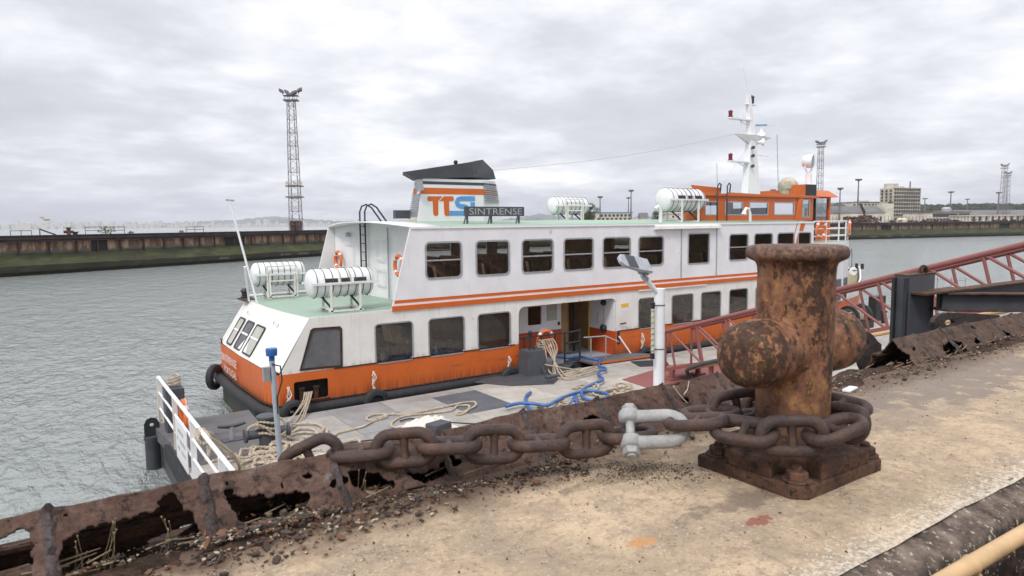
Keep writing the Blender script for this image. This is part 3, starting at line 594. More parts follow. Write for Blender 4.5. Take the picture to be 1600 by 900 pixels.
for k in range(260):
    px=rn.uniform(700,1300); D=rn.uniform(900,1500); q=PD(px,D,4); w=rn.uniform(3,9); h=rn.uniform(3,7); m.obox(q+Vector((0,0,h/2)),r0*w,f0*w*.6,(0,0,h/2))
tag(m.build('far_city',M['bldwhite']),'pale buildings of the far shore on the horizon','city',kind='stuff')
m=MB()
for k in range(700):
    px=rn.uniform(1430,1700); q=PD(px,rn.uniform(760,960),0); z=zy(px,327+rn.uniform(-3,9),q.length); s=rn.uniform(3,6); m.sphere((q.x,q.y,z-2),s,7,5,(1,1,.75))
for v in range(len(m.v)): m.v[v]=tuple(c+rn.uniform(-.7,.7) for c in m.v[v])
tag(m.build('forest',M['hills']),'dark wooded slope behind the sheds on the right','forest',kind='stuff')
def tree(px,D,pytop,pxl,pxr,label,lean=0):
    b=PD(px,D,4.86); top=zy(px,pytop,D); T=thing('tree',label,'tree',b); rn=random.Random(int(px)); H=top-4.86; w=(pxr-pxl)/F*D/2
    m=MB(); c=b+Vector((0,0,H*.5))+r0*lean*.4; m.tube([b,b+Vector((0,0,H*.25)),c],[.4,.3,.2],8)
    cl=[]
    for k in range(9):
        e=b+r0*(rn.uniform(-w,w)*.75+lean*(.3+.7*k/9))+f0*rn.uniform(-w,w)*.6+Vector((0,0,H*(.35+.55*k/8))); m.tube([b+Vector((0,0,H*.25)),b.lerp(e,.6),e],[.2,.12,.05],6); cl.append(e)
    m.build('trunk',M['bark'],T); m=MB()
    for e in cl: leafclump(m,e,w*.45,330,.22,rn)
    m.build('crown',M['leaf'],T)
tree(920,300,318,905,932,'sparse green tree leaning right beside the middle life raft',2.2)
tree(1030,310,329,1019,1042,'round dark tree behind the roof left of the nearest-to-wheelhouse life raft')
tree(918,340,334,905,930,'low bushy tree at the left end of the cream apartment block')
# ================================================================ FERRY
SY=18.2; FY=25.1; CY=21.65
ship=thing('ferry','white and orange two-deck passenger ferry moored along the pontoon','ferry',(20,CY,0))
side=lambda y:(lambda u,v,d:(u,y+d,v))
hullpath=[(4.97,18.2),(31,18.2),(33.2,18.5),(35.2,19.15),(37.2,20.1),(39,21.1),(39.9,21.65)]
near=hullpath; far=[(x,2*CY-y) for x,y in hullpath]
stern=[(4.97,FY),(4.78,24.35),(4.72,CY),(4.78,18.95),(4.97,18.2)]
DOOR=(12.76,17.1)
# lower dark hull
m=MB(); lp=near+far[::-1][1:]+stern[1:-1]; m.strip(lp,-.8,1.02,closed=True)
m.add([(x,y,1.02) for x,y in lp],[tuple(range(len(lp)))]); m.build('hull_bottom',M['hullblack'],ship)
# orange belt near side with doorway gap and mooring recess
m=MB(); m.plate([(4.97,1.02),(DOOR[0],1.02),(DOOR[0],1.94),(4.97,1.94)],[rrect(5.36,6.31,1.16,1.70,.07)],.05,side(SY)); m.build('hull_side',M['orange_hull'],ship)
m=MB(); m.plate([(DOOR[1],1.02),(31,1.02),(31,1.94),(DOOR[1],1.94)],[],.05,side(SY)); m.build('hull_side',M['orange_hull'],ship)
m=MB(); m.strip(near[1:]+far[::-1][1:],1.02,1.94); m.build('bow_side',M['orange_hull'],ship)
m=MB(); m.strip(stern,1.02,1.99); m.build('transom',M['orange_hull'],ship)
m=MB(); tp=[(x-.02,y) for x,y in stern]; 
m.tube([(x-.02,y,1.99+.03*math.sin((y-18.2)/6.9*math.pi)) for x,y in [(4.97+ (a-0)*0,b) for a,b in stern]],.035,6); m.build('transom_rail',M['black'],ship)
# rubber fender belt
pth=[(x,y-.10 if y<CY else y+.1) for x,y in hullpath[:6]]
m=MB(); st2=[(4.72,FY+.05),(4.60,24.4),(4.54,CY),(4.60,18.9),(4.74,18.14)]
m.tube([(x,y,.93) for x,y in st2]+[(x,y,.93) for x,y in [(6,18.09),(9,18.09),(12.6,18.09)]],.155,12); m.build('rubber_fender',M['rubber'],ship,smooth=60)
m=MB(); m.tube([(17.2,18.09,.93),(24,18.09,.93),(31,18.09,.93)]+[(x,y,.93) for x,y in pth[2:]],.155,12); m.build('rubber_fender',M['rubber'],ship,smooth=60)
m=MB(); m.tube([(x-.06,y,1.10) for x,y in stern]+[(12.7,18.15,1.10)],.03,6); m.build('fender_flange',M['rustdark'],ship)
m=MB(); m.box(5.30,6.37,18.42,19.0,1.10,1.76); m.box(5.30,6.37,18.25,18.42,1.08,1.15); m.build('mooring_recess',M['holeshade'],ship)  # shade inside the recess is put into its near-black colour
for x in (5.6,6.0):
    m=MB(); m.lathe([(.07,0),(.07,.27),(.10,.30),(.10,.34)],(x,18.32,1.17),n=12); m.build('mooring_bitt',M['rustdark'],ship,smooth=True)
m=MB(); m.beam((5.33,18.17,1.13),(6.34,18.17,1.13),.06,.06); m.build('recess_sill',M['rustdark'],ship)
# small openings with rust for the fender ropes
# lower white side
LW=[(7.74,8.9),(9.46,10.67),(11.2,12.41),(18.24,19.45),(20.04,21.24),(21.75,22.93),(23.51,24.69),(25.27,26.43),(27.0,28.17),(28.75,29.9)]
LZ=(1.92,3.04); UZ=(4.28,5.35)
UW=[(9.41,10.62),(11.17,12.40),(12.93,14.19),(14.68,15.98),(16.46,17.78),(18.22,19.52),(23.44,24.65),(25.09,26.35),(26.72,27.95),(28.27,29.25)]
holes=[rrect(a,b,LZ[0],LZ[1],.11) for a,b in LW]
trap=[(5.56,2.03),(6.70,1.99),(6.72,3.0),(6.66,3.07),(5.98,3.09),(5.90,3.04)]
outer=[(5.0,1.94),(DOOR[0],1.94)]+[(DOOR[0],2.92),(DOOR[0]+.03,3.04),(DOOR[0]+.12,3.13),(DOOR[0]+.25,3.16),(DOOR[1]-.25,3.16),(DOOR[1]-.12,3.13),(DOOR[1]-.03,3.04),(DOOR[1],2.92),(DOOR[1],1.94)]+[(31,1.94),(31,3.44),(8.2,3.44),(5.85,3.41)]
m=MB(); m.plate(outer,holes+[trap],.05,side(SY)); m.build('lower_side_wall',M['white_rusty'],ship)
m=MB(); m.plate([(u*1,v) for u,v in trap],[],.03,side(SY+.012)); m.build('shutter',M['shutter'],ship)
def ring(mb,poly,inner,th,fn): mb.plate(poly,[inner],th,fn)
def scalep(poly,g):
    cx=sum(p[0] for p in poly)/len(poly); cz=sum(p[1] for p in poly)/len(poly); 
    return [(p[0]+g*(1 if p[0]>cx else -1),p[1]+g*(1 if p[1]>cz else -1)) for p in poly]
m=MB(); ring(m,scalep(trap,.035),scalep(trap,-.02),.03,side(SY-.018)); m.build('shutter_frame',M['rustdark'],ship)
DOORX=(20.93,22.17)
holes=[rrect(a,b,UZ[0],UZ[1],.13) for a,b in UW]+[rrect(*DOORX,4.24,5.42,.08)]
m=MB(); m.plate([(8.27,3.44),(29.5,3.44),(29.5,5.86),(8.92,5.81)],holes,.05,side(SY)); m.build('upper_side_wall',M['white'],ship)
m=MB(); m.plate([(8.27,3.44),(29.5,3.44),(29.5,5.86),(8.92,5.81)],[rrect(a,b,UZ[0],UZ[1],.13) for a,b in UW],.05,side(FY)); m.build('far_upper_wall',M['white'],ship)
m=MB(); m.plate([(5.0,1.02),(31,1.02),(31,3.44),(8.2,3.44),(5.85,3.41)],[rrect(a,b,LZ[0],LZ[1],.11) for a,b in LW[:3]+[(13,14.2),(15,16.2)]+LW[3:]],.05,side(FY)); m.build('far_lower_wall',M['white'],ship)
# windows on both sides
def window(x0,x1,z0,z1,r,y,rail,fw_=.05,out=1,glass=None,curt=None):
    fr=MB(); fr.plate(rrect(x0-.035,x1+.035,z0-.035,z1+.035,r+.03),[rrect(x0+fw_-.03,x1-fw_+.03,z0+fw_-.03,z1-fw_+.03,max(.03,r-.02))],.07,side(y-.018 if out>0 else y-.002))
    if rail: fr.box(x0+.02,x1-.02,y-.008,y+.03,(z0+z1)/2-.022,(z0+z1)/2+.022)
    f=fr.build('window',M['alu'],ship)
    p=MB(); yy=y+.022; p.add([(x0,yy,z0),(x1,yy,z0),(x1,yy,z1),(x0,yy,z1)],[(0,1,2,3)]); p.build('pane',glass or M['glass'],f)
for i,(a,b) in enumerate(UW): window(a,b,*UZ,.13,SY,i not in (1,7,8,9))
window(*DOORX,4.24,5.42,.08,SY,False)
for i,(a,b) in enumerate(LW): window(a,b,*LZ,.11,SY,False,.035)
for i,(a,b) in enumerate(UW[:10]): window(a,b,*UZ,.13,FY,i%2==0,out=-1)
# forward part of the superstructure (curved)
fp=[(31,18.2),(32.3,18.32),(33.5,18.75),(34.3,20.2),(34.5,21.65)]; fpf=fp+[(x,2*CY-y) for x,y in fp[::-1][1:]]
m=MB(); m.strip(fpf,1.94,3.44); m.strip([(29.5,18.2)]+fpf+[(29.5,25.1)],3.44,4.86); m.build('forward_wall',M['white'],ship)
for (a,b,t0,t1) in ((0,1,.15,.85),(1,2,.12,.9)):
    A=Vector((*fp[a],0));B=Vector((*fp[b],0)); n=Vector((B.y-A.y,-(B.x-A.x),0)).normalized()*.015; p=A.lerp(B,t0)+n;q=A.lerp(B,t1)+n
    fr=MB(); d=(q-p); fr.plate(rrect(-.03,d.length+.03,1.98,3.06,.08),[rrect(.03,d.length-.03,2.04,3.0,.06)],.03,lambda u,v,dd:tuple((p+d.normalized()*u-n*0+Vector((0,0,v))+n*dd*-1))); f=fr.build('window',M['alu'],ship)
    pm=MB(); pm.add([(p.x,p.y,2.0),(q.x,q.y,2.0),(q.x,q.y,3.04),(p.x,p.y,3.04)],[(0,1,2,3)]); pm.build('pane',M['shutter'],f)
# bow bulwark
bp=[(33.0,18.46),(35.2,19.15),(37.2,20.1),(39,21.1),(39.9,21.65)]; bf=bp+[(x,2*CY-y) for x,y in bp[::-1][1:]]
m=MB(); hs=[2.35,2.45,2.65,2.95,3.12]; hs2=hs+hs[::-1][1:]; m.strip(bf,1.94,hs2); m.build('bow_bulwark',M['white_rusty'],ship,solid=.06)
m=MB(); m.strip([(x-.12,CY+(y-CY)*.93) for x,y in bf],1.6,[h-.02 for h in hs2]); m.build('bulwark_lining',M['cream'],ship)
m=MB(); m.poly([(x,y,1.62) for x,y in bf]); m.build('bow_deck',M['deckgreen'],ship)
m=MB(); m.tube([(x,y,h+.02) for (x,y),h in zip(bf,hs2)],.045,6); m.build('bulwark_cap',M['whitepaint2'],ship)
for y in (21.2,21.6): m=MB(); m.lathe([(.09,0),(.08,.25),(.11,.3)],(39.4 if y<21.5 else 39.5,y,3.05),n=10); m.build('fairlead',M['black'],ship)
m=MB(); q=PY(1332,424,20.8); m.lathe([(.05,0),(.25,.06),(.22,.1)],q,(-.5,-1,0),n=14); m.build('bow_lamp',M['whitepaint2'],ship,smooth=True)
m=MB(); q=PY(1331,388,20.9); b=PY(1331,421,20.9); m.tube([b,q],.02,6); m.lathe([(.3,0),(.03,.2)],b-Vector((0,0,.05)),n=8); m.build('bow_whip_mast',M['rustdark'],ship)
# aft sloping face
dk=[(5.85,18.22),(5.66,20.2),(5.62,CY),(5.66,23.4),(5.85,25.0)]; bt=[(4.98,18.2),(4.80,19.2),(4.74,CY),(4.80,24.1),(4.98,25.1)]
m=MB(); N=8
vs=[(x,y,1.99) for x,y in bt]+[(x,y,3.40) for x,y in dk]; m.add(vs,[(i,i+1,6+i,5+i) for i in range(4)]); m.add([(4.98,18.2,1.99),(5.85,18.22,3.40),(5.85,18.2,3.41)],[(0,1,2)]); m.build('aft_slope',M['white_rusty'],ship)
sl=lambda y,z,o=0:(4.79+(z-1.99)*.60-o*.86,y,z+o*.5)
for (y0,y1,mt) in ((22.95,23.62,'blind'),(21.75,22.6,'shutter'),(20.55,21.5,'blind')):
    fr=MB(); fr.plate(rrect(y0,y1,2.06,2.90,.1),[rrect(y0+.045,y1-.045,2.105,2.855,.07)],.03,lambda u,v,d:sl(u,v,.05-d)); f=fr.build('window',M['black'],ship)
    p=MB(); p.plate(rrect(y0+.02,y1-.02,2.08,2.88,.08),[],.01,lambda u,v,d:sl(u,v,.03-d)); p.build('pane',M[mt],f)
    fr=MB(); fr.plate([(y0+.04,2.50),(y1-.04,2.50),(y1-.04,2.55),(y0+.04,2.55)],[],.01,lambda u,v,d:sl(u,v,.045-d)); fr.build('window_rail',M['whitepaint2'],f)
for y in (19.9,22.9):
    m=MB(); m.tube([Vector(sl(y,3.05,.02))+Vector((-.06*math.cos(a)*.5,.11*math.cos(a),.11*math.sin(a))) for a in [k*math.pi/6 for k in range(12)]],.025,6,closed=True); m.build('mooring_eye',M['whitepaint2'],ship)
# transom lettering
text('SINTRENSE','name_lettering',M['letter'],ship,(4.62,23.5,1.60),(0,-1,0),(0,0,1),.24,fit=2.05)
text('PORTUGAL','port_lettering',M['letter'],ship,(4.62,23.15,1.24),(0,-1,0),(0,0,1),.22,fit=1.65)
m=MB(); m.obox((4.66,CY,1.5),(.02,0,0),(0,.0,0),(0,0,.0)) if 0 else None
# decks
m=MB(); m.poly([(x,y,3.40) for x,y in dk]+[(9.6,25.0,3.42),(9.6,18.22,3.42)]); m.build('aft_deck',M['deckgreen'],ship)
m=MB(); m.tube([(5.85,25.0,3.45),(9.2,25.05,3.48)],.05,6); m.build('deck_edge',M['whitepaint2'],ship)
bk=[(9.35,18.25),(9.5,20.2),(9.5,21.6),(9.38,23.4),(9.15,25.08)]
zr=lambda y:5.82+.17*(1-((y-CY)/3.45)**2)
m=MB(); m.strip(bk,3.42,[zr(y)-.02 for x,y in bk]); m.build('aft_bulkhead',M['white'],ship)
for t in (20.9,23.35,):
    m=MB(); x=9.42; m.box(x-.03,x+.02,t-.02,t+.02,3.45,5.8); m.build('bulkhead_seam',M['alu'],ship)
for (a,b,c,d) in ((21.2,21.9,3.9,4.45),(21.2,21.9,4.75,5.4),(23.6,24.3,3.9,5.2)):
    m=MB(); m.plate(rrect(a,b,c,d,.05),[rrect(a+.03,b-.03,c+.03,d-.03,.04)],.02,lambda u,v,dd:(9.37-(.0 if a<23 else .12)+dd,u,v)); m.build('locker_door',M['white'],ship)
# roof with camber
m=MB(); ys=[18.17+6.96*i/12 for i in range(13)]; vs=[]
for x in (8.93,9.9,20,29.55):
    for y in ys: vs.append((x-(.35*(1-((y-CY)/3.5)**2) if x<9 else 0),y,zr(max(18.2,min(25.1,y)))))
m.add(vs,[(i*13+j,(i+1)*13+j,(i+1)*13+j+1,i*13+j+1) for i in range(1,3) for j in range(12)]); m.build('roof_deck',M['deckgreen'],ship,smooth=True,solid=.04); m=MB(); m.add(vs[:26],[(j,13+j,14+j,j+1) for j in range(12)]); m.build('roof_lip',M['white'],ship,smooth=True,solid=.04)
m=MB(); m.box(8.93,29.5,18.165,18.2,5.77,5.83); m.build('roof_edge',M['whitepaint2'],ship)
# stripes / rubbing strake
m=MB(); m.box(8.27,31.0,18.155,18.2,3.39,3.535); m.build('rubbing_strake',M['orange'],ship)
m=MB(); m.box(8.36,31.0,18.19,18.2,3.61,3.70); m.build('thin_stripe',M['orange'],ship)
m=MB(); m.plate([(PY(1252,345,SY).x,5.84),(PY(1259,345,SY).x,5.84),(PY(1255,359,SY).x,5.42),(PY(1248.6,359,SY).x,5.42)],[],.006,side(SY-.006)); m.build('slanted_stripe',M['orange'],ship)
m=MB(); m.plate([(lambda p:(p.x,p.z))(PY(px,py,SY)) for px,py in ((1247.0,364),(1248.2,364),(1247.6,392),(1240.0,400),(1243.0,381))],[],.006,side(SY-.006)); m.build('slanted_stripe',M['orange'],ship)
m=MB(); m.plate([(lambda p:(p.x,p.z))(PY(px,py,SY)) for px,py in ((1246.2,345),(1247.6,345),(1240.0,374),(1238.8,374))],[],.006,side(SY-.006)); m.build('slanted_stripe',M['orange'],ship)
text('TTSL','company_lettering',M['blue'],ship,(31.5,18.17,4.1),(1,.08,0),(0,0,1),.3,fit=1.1)
for x in (7.25,9.18,10.95,12.6,17.8,19.75,21.5,23.2,25.0): m=MB(); m.box(x-.006,x+.006,18.193,18.2,1.96,3.38); m.build('plate_seam',M['white'],ship)
for x in (8.1,10.9,19.6,22.4,25.2): m=MB(); m.box(x-.006,x+.006,18.193,18.2,1.12,1.92); m.build('plate_seam',M['orange_hull'],ship)
for x in (10.9,14.4,17.9,25.0): m=MB(); m.box(x-.006,x+.006,18.193,18.2,3.72,5.76); m.build('plate_seam',M['white'],ship)
# black trim over orange belt
for a_,b__ in ((6.5,12.6),(17.2,24.9)): m=MB(); m.box(a_,b__,18.18,18.2,1.925,1.955); m.build('belt_trim',M['black'],ship)
# sliding upper door, gutter, ledge
for x in (20.52,22.62): m=MB(); m.box(x-.02,x+.02,18.17,18.2,3.72,5.6); m.build('door_edge',M['alu'],ship)
m=MB(); m.box(20.6,22.55,18.185,18.2,3.75,5.56); 
m=MB(); m.add([(x,y,z) for x in (19.0,22.7) for (y,z) in ((18.2,5.78),(18.04,5.74),(18.02,5.63),(18.2,5.60))],[(0,1,5,4),(1,2,6,5),(2,3,7,6),(0,1,2,3),(4,5,6,7)]); m.build('door_gutter',M['white_rusty'],ship)
m=MB(); m.box(18.2,22.0,18.14,18.2,3.34,3.385); m.build('side_ledge',M['white_rusty'],ship)
m=MB(); m.box(17.35,17.7,18.19,18.2,2.80,2.93); m.build('warning_sign',M['yellow'],ship)
m=MB(); m.tube([(17.25,18.12,2.2),(17.5,18.1,2.22)],.03,6); m.build('door_catch',M['baserust'],ship)
m=MB(); m.box(17.16,17.26,18.17,18.2,1.45,1.93); m.build('door_slot',M['black'],ship)
m=MB(); m.tube([(17.2,18.15,1.75),(17.6,17.95,1.1)],.03,6); m.build('door_stay',M['whitepaint2'],ship)
# interior
box('main_deck',M['greypaint'],ship,5.2,31,18.3,25.0,1.0,1.06)
box('saloon_ceiling',M['ceiling'],ship,5.9,31,18.26,25.05,3.28,3.36)
box('upper_floor',M['floorin'],ship,9.6,29.4,18.26,25.05,3.5,3.56)
box('upper_ceiling',M['ceiling'],ship,9.6,29.4,18.3,25.0,5.62,5.68)
box('upper_front_bulkhead',M['interior'],ship,29.3,29.45,18.26,25.05,3.5,5.8)
box('fore_house_wall',M['whitepaint2'],ship,29.46,29.5,18.21,25.1,4.8,5.85)
for x,w in ((11.0,.1),(20.2,.08)): box('saloon_partition',M['interior'],ship,x,x+w,21.9,24.9,3.56,5.62)
box('saloon_partition',M['interior'],ship,12.4,12.48,18.3,25.0,1.06,3.28); box('saloon_partition',M['interior'],ship,6.9,6.95,18.3,25.0,1.06,3.28)
box('stairwell',M['interior'],ship,24.8,29.2,22.2,24.6,3.56,5.62)
box('saloon_partition',M['interior'],ship,17.3,17.38,19.7,25.0,1.06,3.28)
box('console',M['cream'],ship,12.6,15.0,21.2,22.6,3.56,4.5)
sp=MB(); sp.add([(x,y,z) for x in (-.22,.22) for (y,z) in ((-.9,0),(.9,0),(.9,.42),(-.9,.42))],[(0,1,2,3),(4,5,6,7),(0,1,5,4),(1,2,6,5),(2,3,7,6),(3,0,4,7)])
for y in (-.68,-.23,.23,.68): sp.obox((-.25,y,.72),(.05,0,.02),(0,.2,0),(-.06,0,.34))
base=None
for fl,xs in ((3.56,[10.2+.88*i for i in range(22)]),(1.06,[7.5+.9*i for i in range(5)]+[18.0+.9*i for i in range(14)])):
    for x in xs:
        for y in (19.5,23.8):
            if fl>3 and (24.6<x<29.4) and y>22: continue
            if fl<2 and 12<x<17.4: continue
            if base is None: base=sp.build('bench_seat',M['seat'],ship,world=False); o=base
            else: o=base.copy(); COL.objects.link(o)
            o.location=(x-20,y-CY,fl)
# entrance vestibule
VY=19.6
m=MB(); m.plate([(12.8,2.0),(15.66,2.0),(15.66,3.27),(12.8,3.27)],[rrect(14.15,14.75,2.25,2.92,.04),rrect(13.0,13.45,2.0+.05,3.1,.04)],.05,side(VY)); m.build('vestibule_wall',M['white'],ship)
box('vestibule_wainscot',M['orange_dark'],ship,12.8,15.66,VY-.01,VY+.05,1.06,1.995)
box('notice_board',M['blind'],ship,15.0,15.45,VY-.025,VY,2.35,3.05)
box('light_switch',M['black'],ship,15.5,15.58,VY-.04,VY,2.15,2.27)
m=MB(); m.plate([(17.45,1.95),(18.2,1.95),(18.2,3.27),(17.45,3.27)],[],.05,side(VY)) if 0 else m.box(17.04,17.09,18.25,VY,1.94,3.27); m.build('vestibule_side_wall',M['white'],ship)
m=MB(); m.box(17.04,17.09,18.25,VY,1.06,1.935); m.build('vestibule_side_wainscot',M['orange_dark'],ship)
box('vestibule_side_wall',M['white'],ship,12.72,12.76,18.25,VY,1.94,3.27)
box('saloon_door_edge',M['black'],ship,16.3,16.36,VY+.02,VY+.1,1.06,3.27)
box('saloon_door_leaf',M['interior'],ship,15.66,16.3,VY+.35,VY+.4,1.06,3.27)
box('saloon_door_post',M['yellow'],ship,17.0,17.03,VY-.01,VY+.04,1.06,3.27)
box('inner_bulkhead',M['interior'],ship,12.8,17.3,21.6,21.65,1.06,3.28)
for z,w in ((2.0,.13),(2.95,.1)): m=MB(); m.lathe([(w,0),(w*1.15,.1),(w*.6,.16)],(17.04,18.75,z),(-1,0,0),n=12); m.build('bulkhead_lamp',M['black'],ship,smooth=True)
m=MB(); m.tube([(17.0,18.75,2.1),(17.0,18.75,2.9)],.015,5); m.tube([(17.0,19.05,2.15),(16.93,19.05,2.2),(16.93,19.05,2.5),(17.0,19.05,2.55)],.018,5); m.build('door_handle',M['alu'],ship)
# rail across the doorway, gate, ramp
def pipe(name,segs,r,mat,parent):
    m=MB()
    for s in segs: m.tube(s,r,7)
    return m.build(name,mat,parent,smooth=50)
pipe('door_rail',[[(12.8,18.22,2.12),(14.62,18.22,2.12)],[(12.8,18.22,1.45),(14.62,18.22,1.45)],[(13.0,18.22,1.06),(13.0,18.22,2.12)],[(13.7,18.22,1.06),(13.7,18.22,2.12)],[(14.2,18.22,1.06),(14.3,18.22,2.12)]],.028,M['black'],ship)
pipe('door_gate',[[(14.68,18.18,1.08),(14.68,18.18,2.12)],[(15.36,18.18,1.08),(15.36,18.18,2.22)],[(14.68,18.18,2.12),(15.36,18.18,2.14)],[(14.68,18.18,1.75),(15.36,18.18,1.76)],[(14.68,18.18,1.4),(15.36,18.18,1.41)],[(14.68,18.18,1.12),(15.36,18.18,1.12)]],.035,M['black'],ship)
m=MB(); m.add([(15.3,18.25,1.10),(17.6,18.15,1.10),(18.3,17.2,1.10),(15.35,17.45,1.10)]+[(15.3,18.25,1.05),(17.6,18.15,1.05),(18.3,17.2,1.03),(15.35,17.45,1.03)],[(0,1,2,3),(4,5,6,7),(0,1,5,4),(1,2,6,5),(2,3,7,6),(3,0,4,7)]); rp=m.build('boarding_ramp',M['deck'][5],ship)
m=MB(); m.beam((15.35,17.44,1.07),(18.3,17.19,1.07),.03,.05); m.build('ramp_edge',M['orange'],rp)
pipe('ramp_handrail',[[(15.42,18.05,1.90),(16.4,18.0,1.86),(16.9,17.85,1.62)],[(15.75,18.04,1.1),(15.75,18.04,1.89)],[(16.42,18.0,1.1),(16.42,18.0,1.86)]],.025,M['alu'],ship)
# ---------------- funnel
fy=20.9
A=lambda px,py,y=fy:PY(px,py,y)
ba=(A(652,350).x,5.9); ta=(A(661,281).x,7.42); bf_=(A(757,343).x,5.9); tf=(A(754,281).x,7.46)
plan=lambda xa,xf,xn,xm:[(xa,20.9),(xf,20.9),(xm,CY),(xf,2*CY-20.9),(xa,2*CY-20.9),(xn,CY)]
lo=[(ba[0],20.9),(bf_[0],20.9),(A(786,344,21.5).x,21.5),(bf_[0]+.3,22.1),(A(640,345,22.1).x,22.1),(A(637.5,345,21.5).x,21.5)]; hi=[(ta[0],20.9),(tf[0],20.9),(A(774,281,21.5).x,21.5),(tf[0]+.3,22.1),(A(651,285,22.1).x,22.1),(A(649,285,21.5).x,21.5)]
m=MB(); m.add([(x,y,5.9) for x,y in lo]+[(x,y,7.45) for x,y in hi],[(i,(i+1)%6,6+(i+1)%6,6+i) for i in range(6)]+[tuple(range(6,12))]); fun=m.build('funnel',M['white'],ship)
def band(z0,z1,mat,name,g=.008):
    v=[]
    for z in (z0,z1):
        t=(z-5.9)/1.55
        for (a,b),(c,d) in zip(lo,hi):
            x=a+(c-a)*t;y=b+(d-b)*t; cx=12; v.append((x+g*(1 if x>12 else -1),y+g*(1 if y>21.5 else -1)*(1 if abs(y-21.5)>.1 else 0),z))
    m=MB(); m.add(v,[(i,(i+1)%6,6+(i+1)%6,6+i) for i in range(6)]); return m.build(name,mat,fun)
za=lambda py:A(700,py).z
band(za(288.5),za(284),M['funnelblack'],'black_band'); band(za(303.5),za(294),M['orange'],'orange_band')
c=[A(628.5,269),A(736,253),A(738,278),A(651,279.8)]
m=MB(); v=[]; 
for y,sh in ((20.86,0),(22.15,A(629,269,22.15).x-c[0].x)): v+=[(c[0].x+sh,y,c[0].z),(c[1].x+sh*.4,y,c[1].z),(c[2].x+.05+sh*.4,y,c[2].z+.02),(c[3].x+sh*.8,y,c[3].z+.02)]
pk=A(753,249.5,21.3);r1=A(769.5,266,21.3);r2=A(773.4,280,21.3)
v+=[(pk.x,21.25,pk.z),(r1.x,21.25,r1.z),(r2.x,21.25,r2.z),(pk.x,21.75,pk.z),(r1.x,21.75,r1.z),(r2.x,21.75,r2.z)]
m.add(v,[(0,1,2,3),(4,5,6,7),(0,1,5,4),(0,3,7,4),(1,8,11,5),(1,2,10,9,8),(5,6,13,12,11),(8,9,12,11),(9,10,13,12),(2,3,7,6,13,10)]); m.build('funnel_cap',M['funnelblack'],fun)
m=MB(); q=A(712,255,21.2); m.sphere(q+Vector((0,0,.03)),.08,8,6); m.build('cap_knob',M['black'],fun)
def louvre(a0,a1,b0,b1,n,name,nrm):
    # a0-a1 lower edge, b0-b1 upper edge
    for k in range(n):
        t=(k+.5)/n; p=a0.lerp(b0,t)+nrm*.03; q=a1.lerp(b1,t)+nrm*.03; m=MB(); m.beam(p,q,.05,.055*abs((b0-a0).length)/n*9); m.build(name,M['alu'] if k%1==0 else M['white'],fun)
def onface(i,j,z,t):
    s=(z-5.9)/1.55; P=Vector((lo[i][0]+(hi[i][0]-lo[i][0])*s,lo[i][1],z)); Q=Vector((lo[j][0]+(hi[j][0]-lo[j][0])*s,lo[j][1],z)); return P.lerp(Q,t)
louvre(onface(0,5,6.15,.06),onface(0,5,6.15,.95),onface(0,5,6.95,.06),onface(0,5,6.95,.95),11,'louvre_blade',Vector((-1,-.2,0)))
louvre(onface(1,2,6.65,.06),onface(1,2,6.65,.95),onface(1,2,7.3,.06),onface(1,2,7.3,.95),9,'louvre_blade',Vector((.5,-.8,0)))
m=MB(); q=A(655,291,20.75); m.obox(q,(.11,0,.03),(0,.08,0),(-.03,0,.15)); m.build('funnel_floodlight',M['alu'],fun)
# funnel logo
L2=lambda x,y:(lambda p:(p.x,p.z))(A(640+x/11.25,280+y/11.25))
fnl=lambda u,v,d:(u,fy-.012+d,v)
def stroke(mb,pts,w):
    P=[Vector((*L2(*p),0)) for p in pts]; n=len(P)
    lf=[];rg=[]
    for i,p in enumerate(P):
        t=(P[min(i+1,n-1)]-P[max(i-1,0)]).normalized(); s=Vector((-t.y,t.x,0))*w/2; lf.append(p+s); rg.append(p-s)
    mb.plate([(q.x,q.y) for q in lf+rg[::-1]],[],.01,fnl)
m=MB(); m.plate([L2(*p) for p in [(330,300),(572,300),(500,385),(503,600),(495,635),(460,648),(428,635),(415,600),(405,385),(335,385),(312,365),(312,320)][::-1]],[],.01,fnl)
m.build('logo_letter',M['orange'],fun)
m=MB(); m.plate([L2(*p) for p in [(600,300),(750,300),(773,320),(773,365),(750,385),(690,385),(697,645),(640,645),(612,620),(597,385),(525,385)][::-1]],[],.01,fnl); m.build('logo_letter',M['orange'],fun)
m=MB(); stroke(m,[(1145,342),(900,342),(850,360),(828,400),(845,450),(900,478),(960,480),(1010,500),(1030,540)],.17); m.build('logo_letter',M['blue'],fun)
m=MB(); m.plate([L2(*p) for p in [(1070,405),(1145,405),(1145,640),(697,640),(697,555),(1070,555)][::-1]],[],.01,fnl); m.build('logo_letter',M['blue'],fun)
m=MB(); m.box(9.9,13.9,20.6,22.7,5.86,5.93); m.build('funnel_coaming',M['deckgreen'],ship)
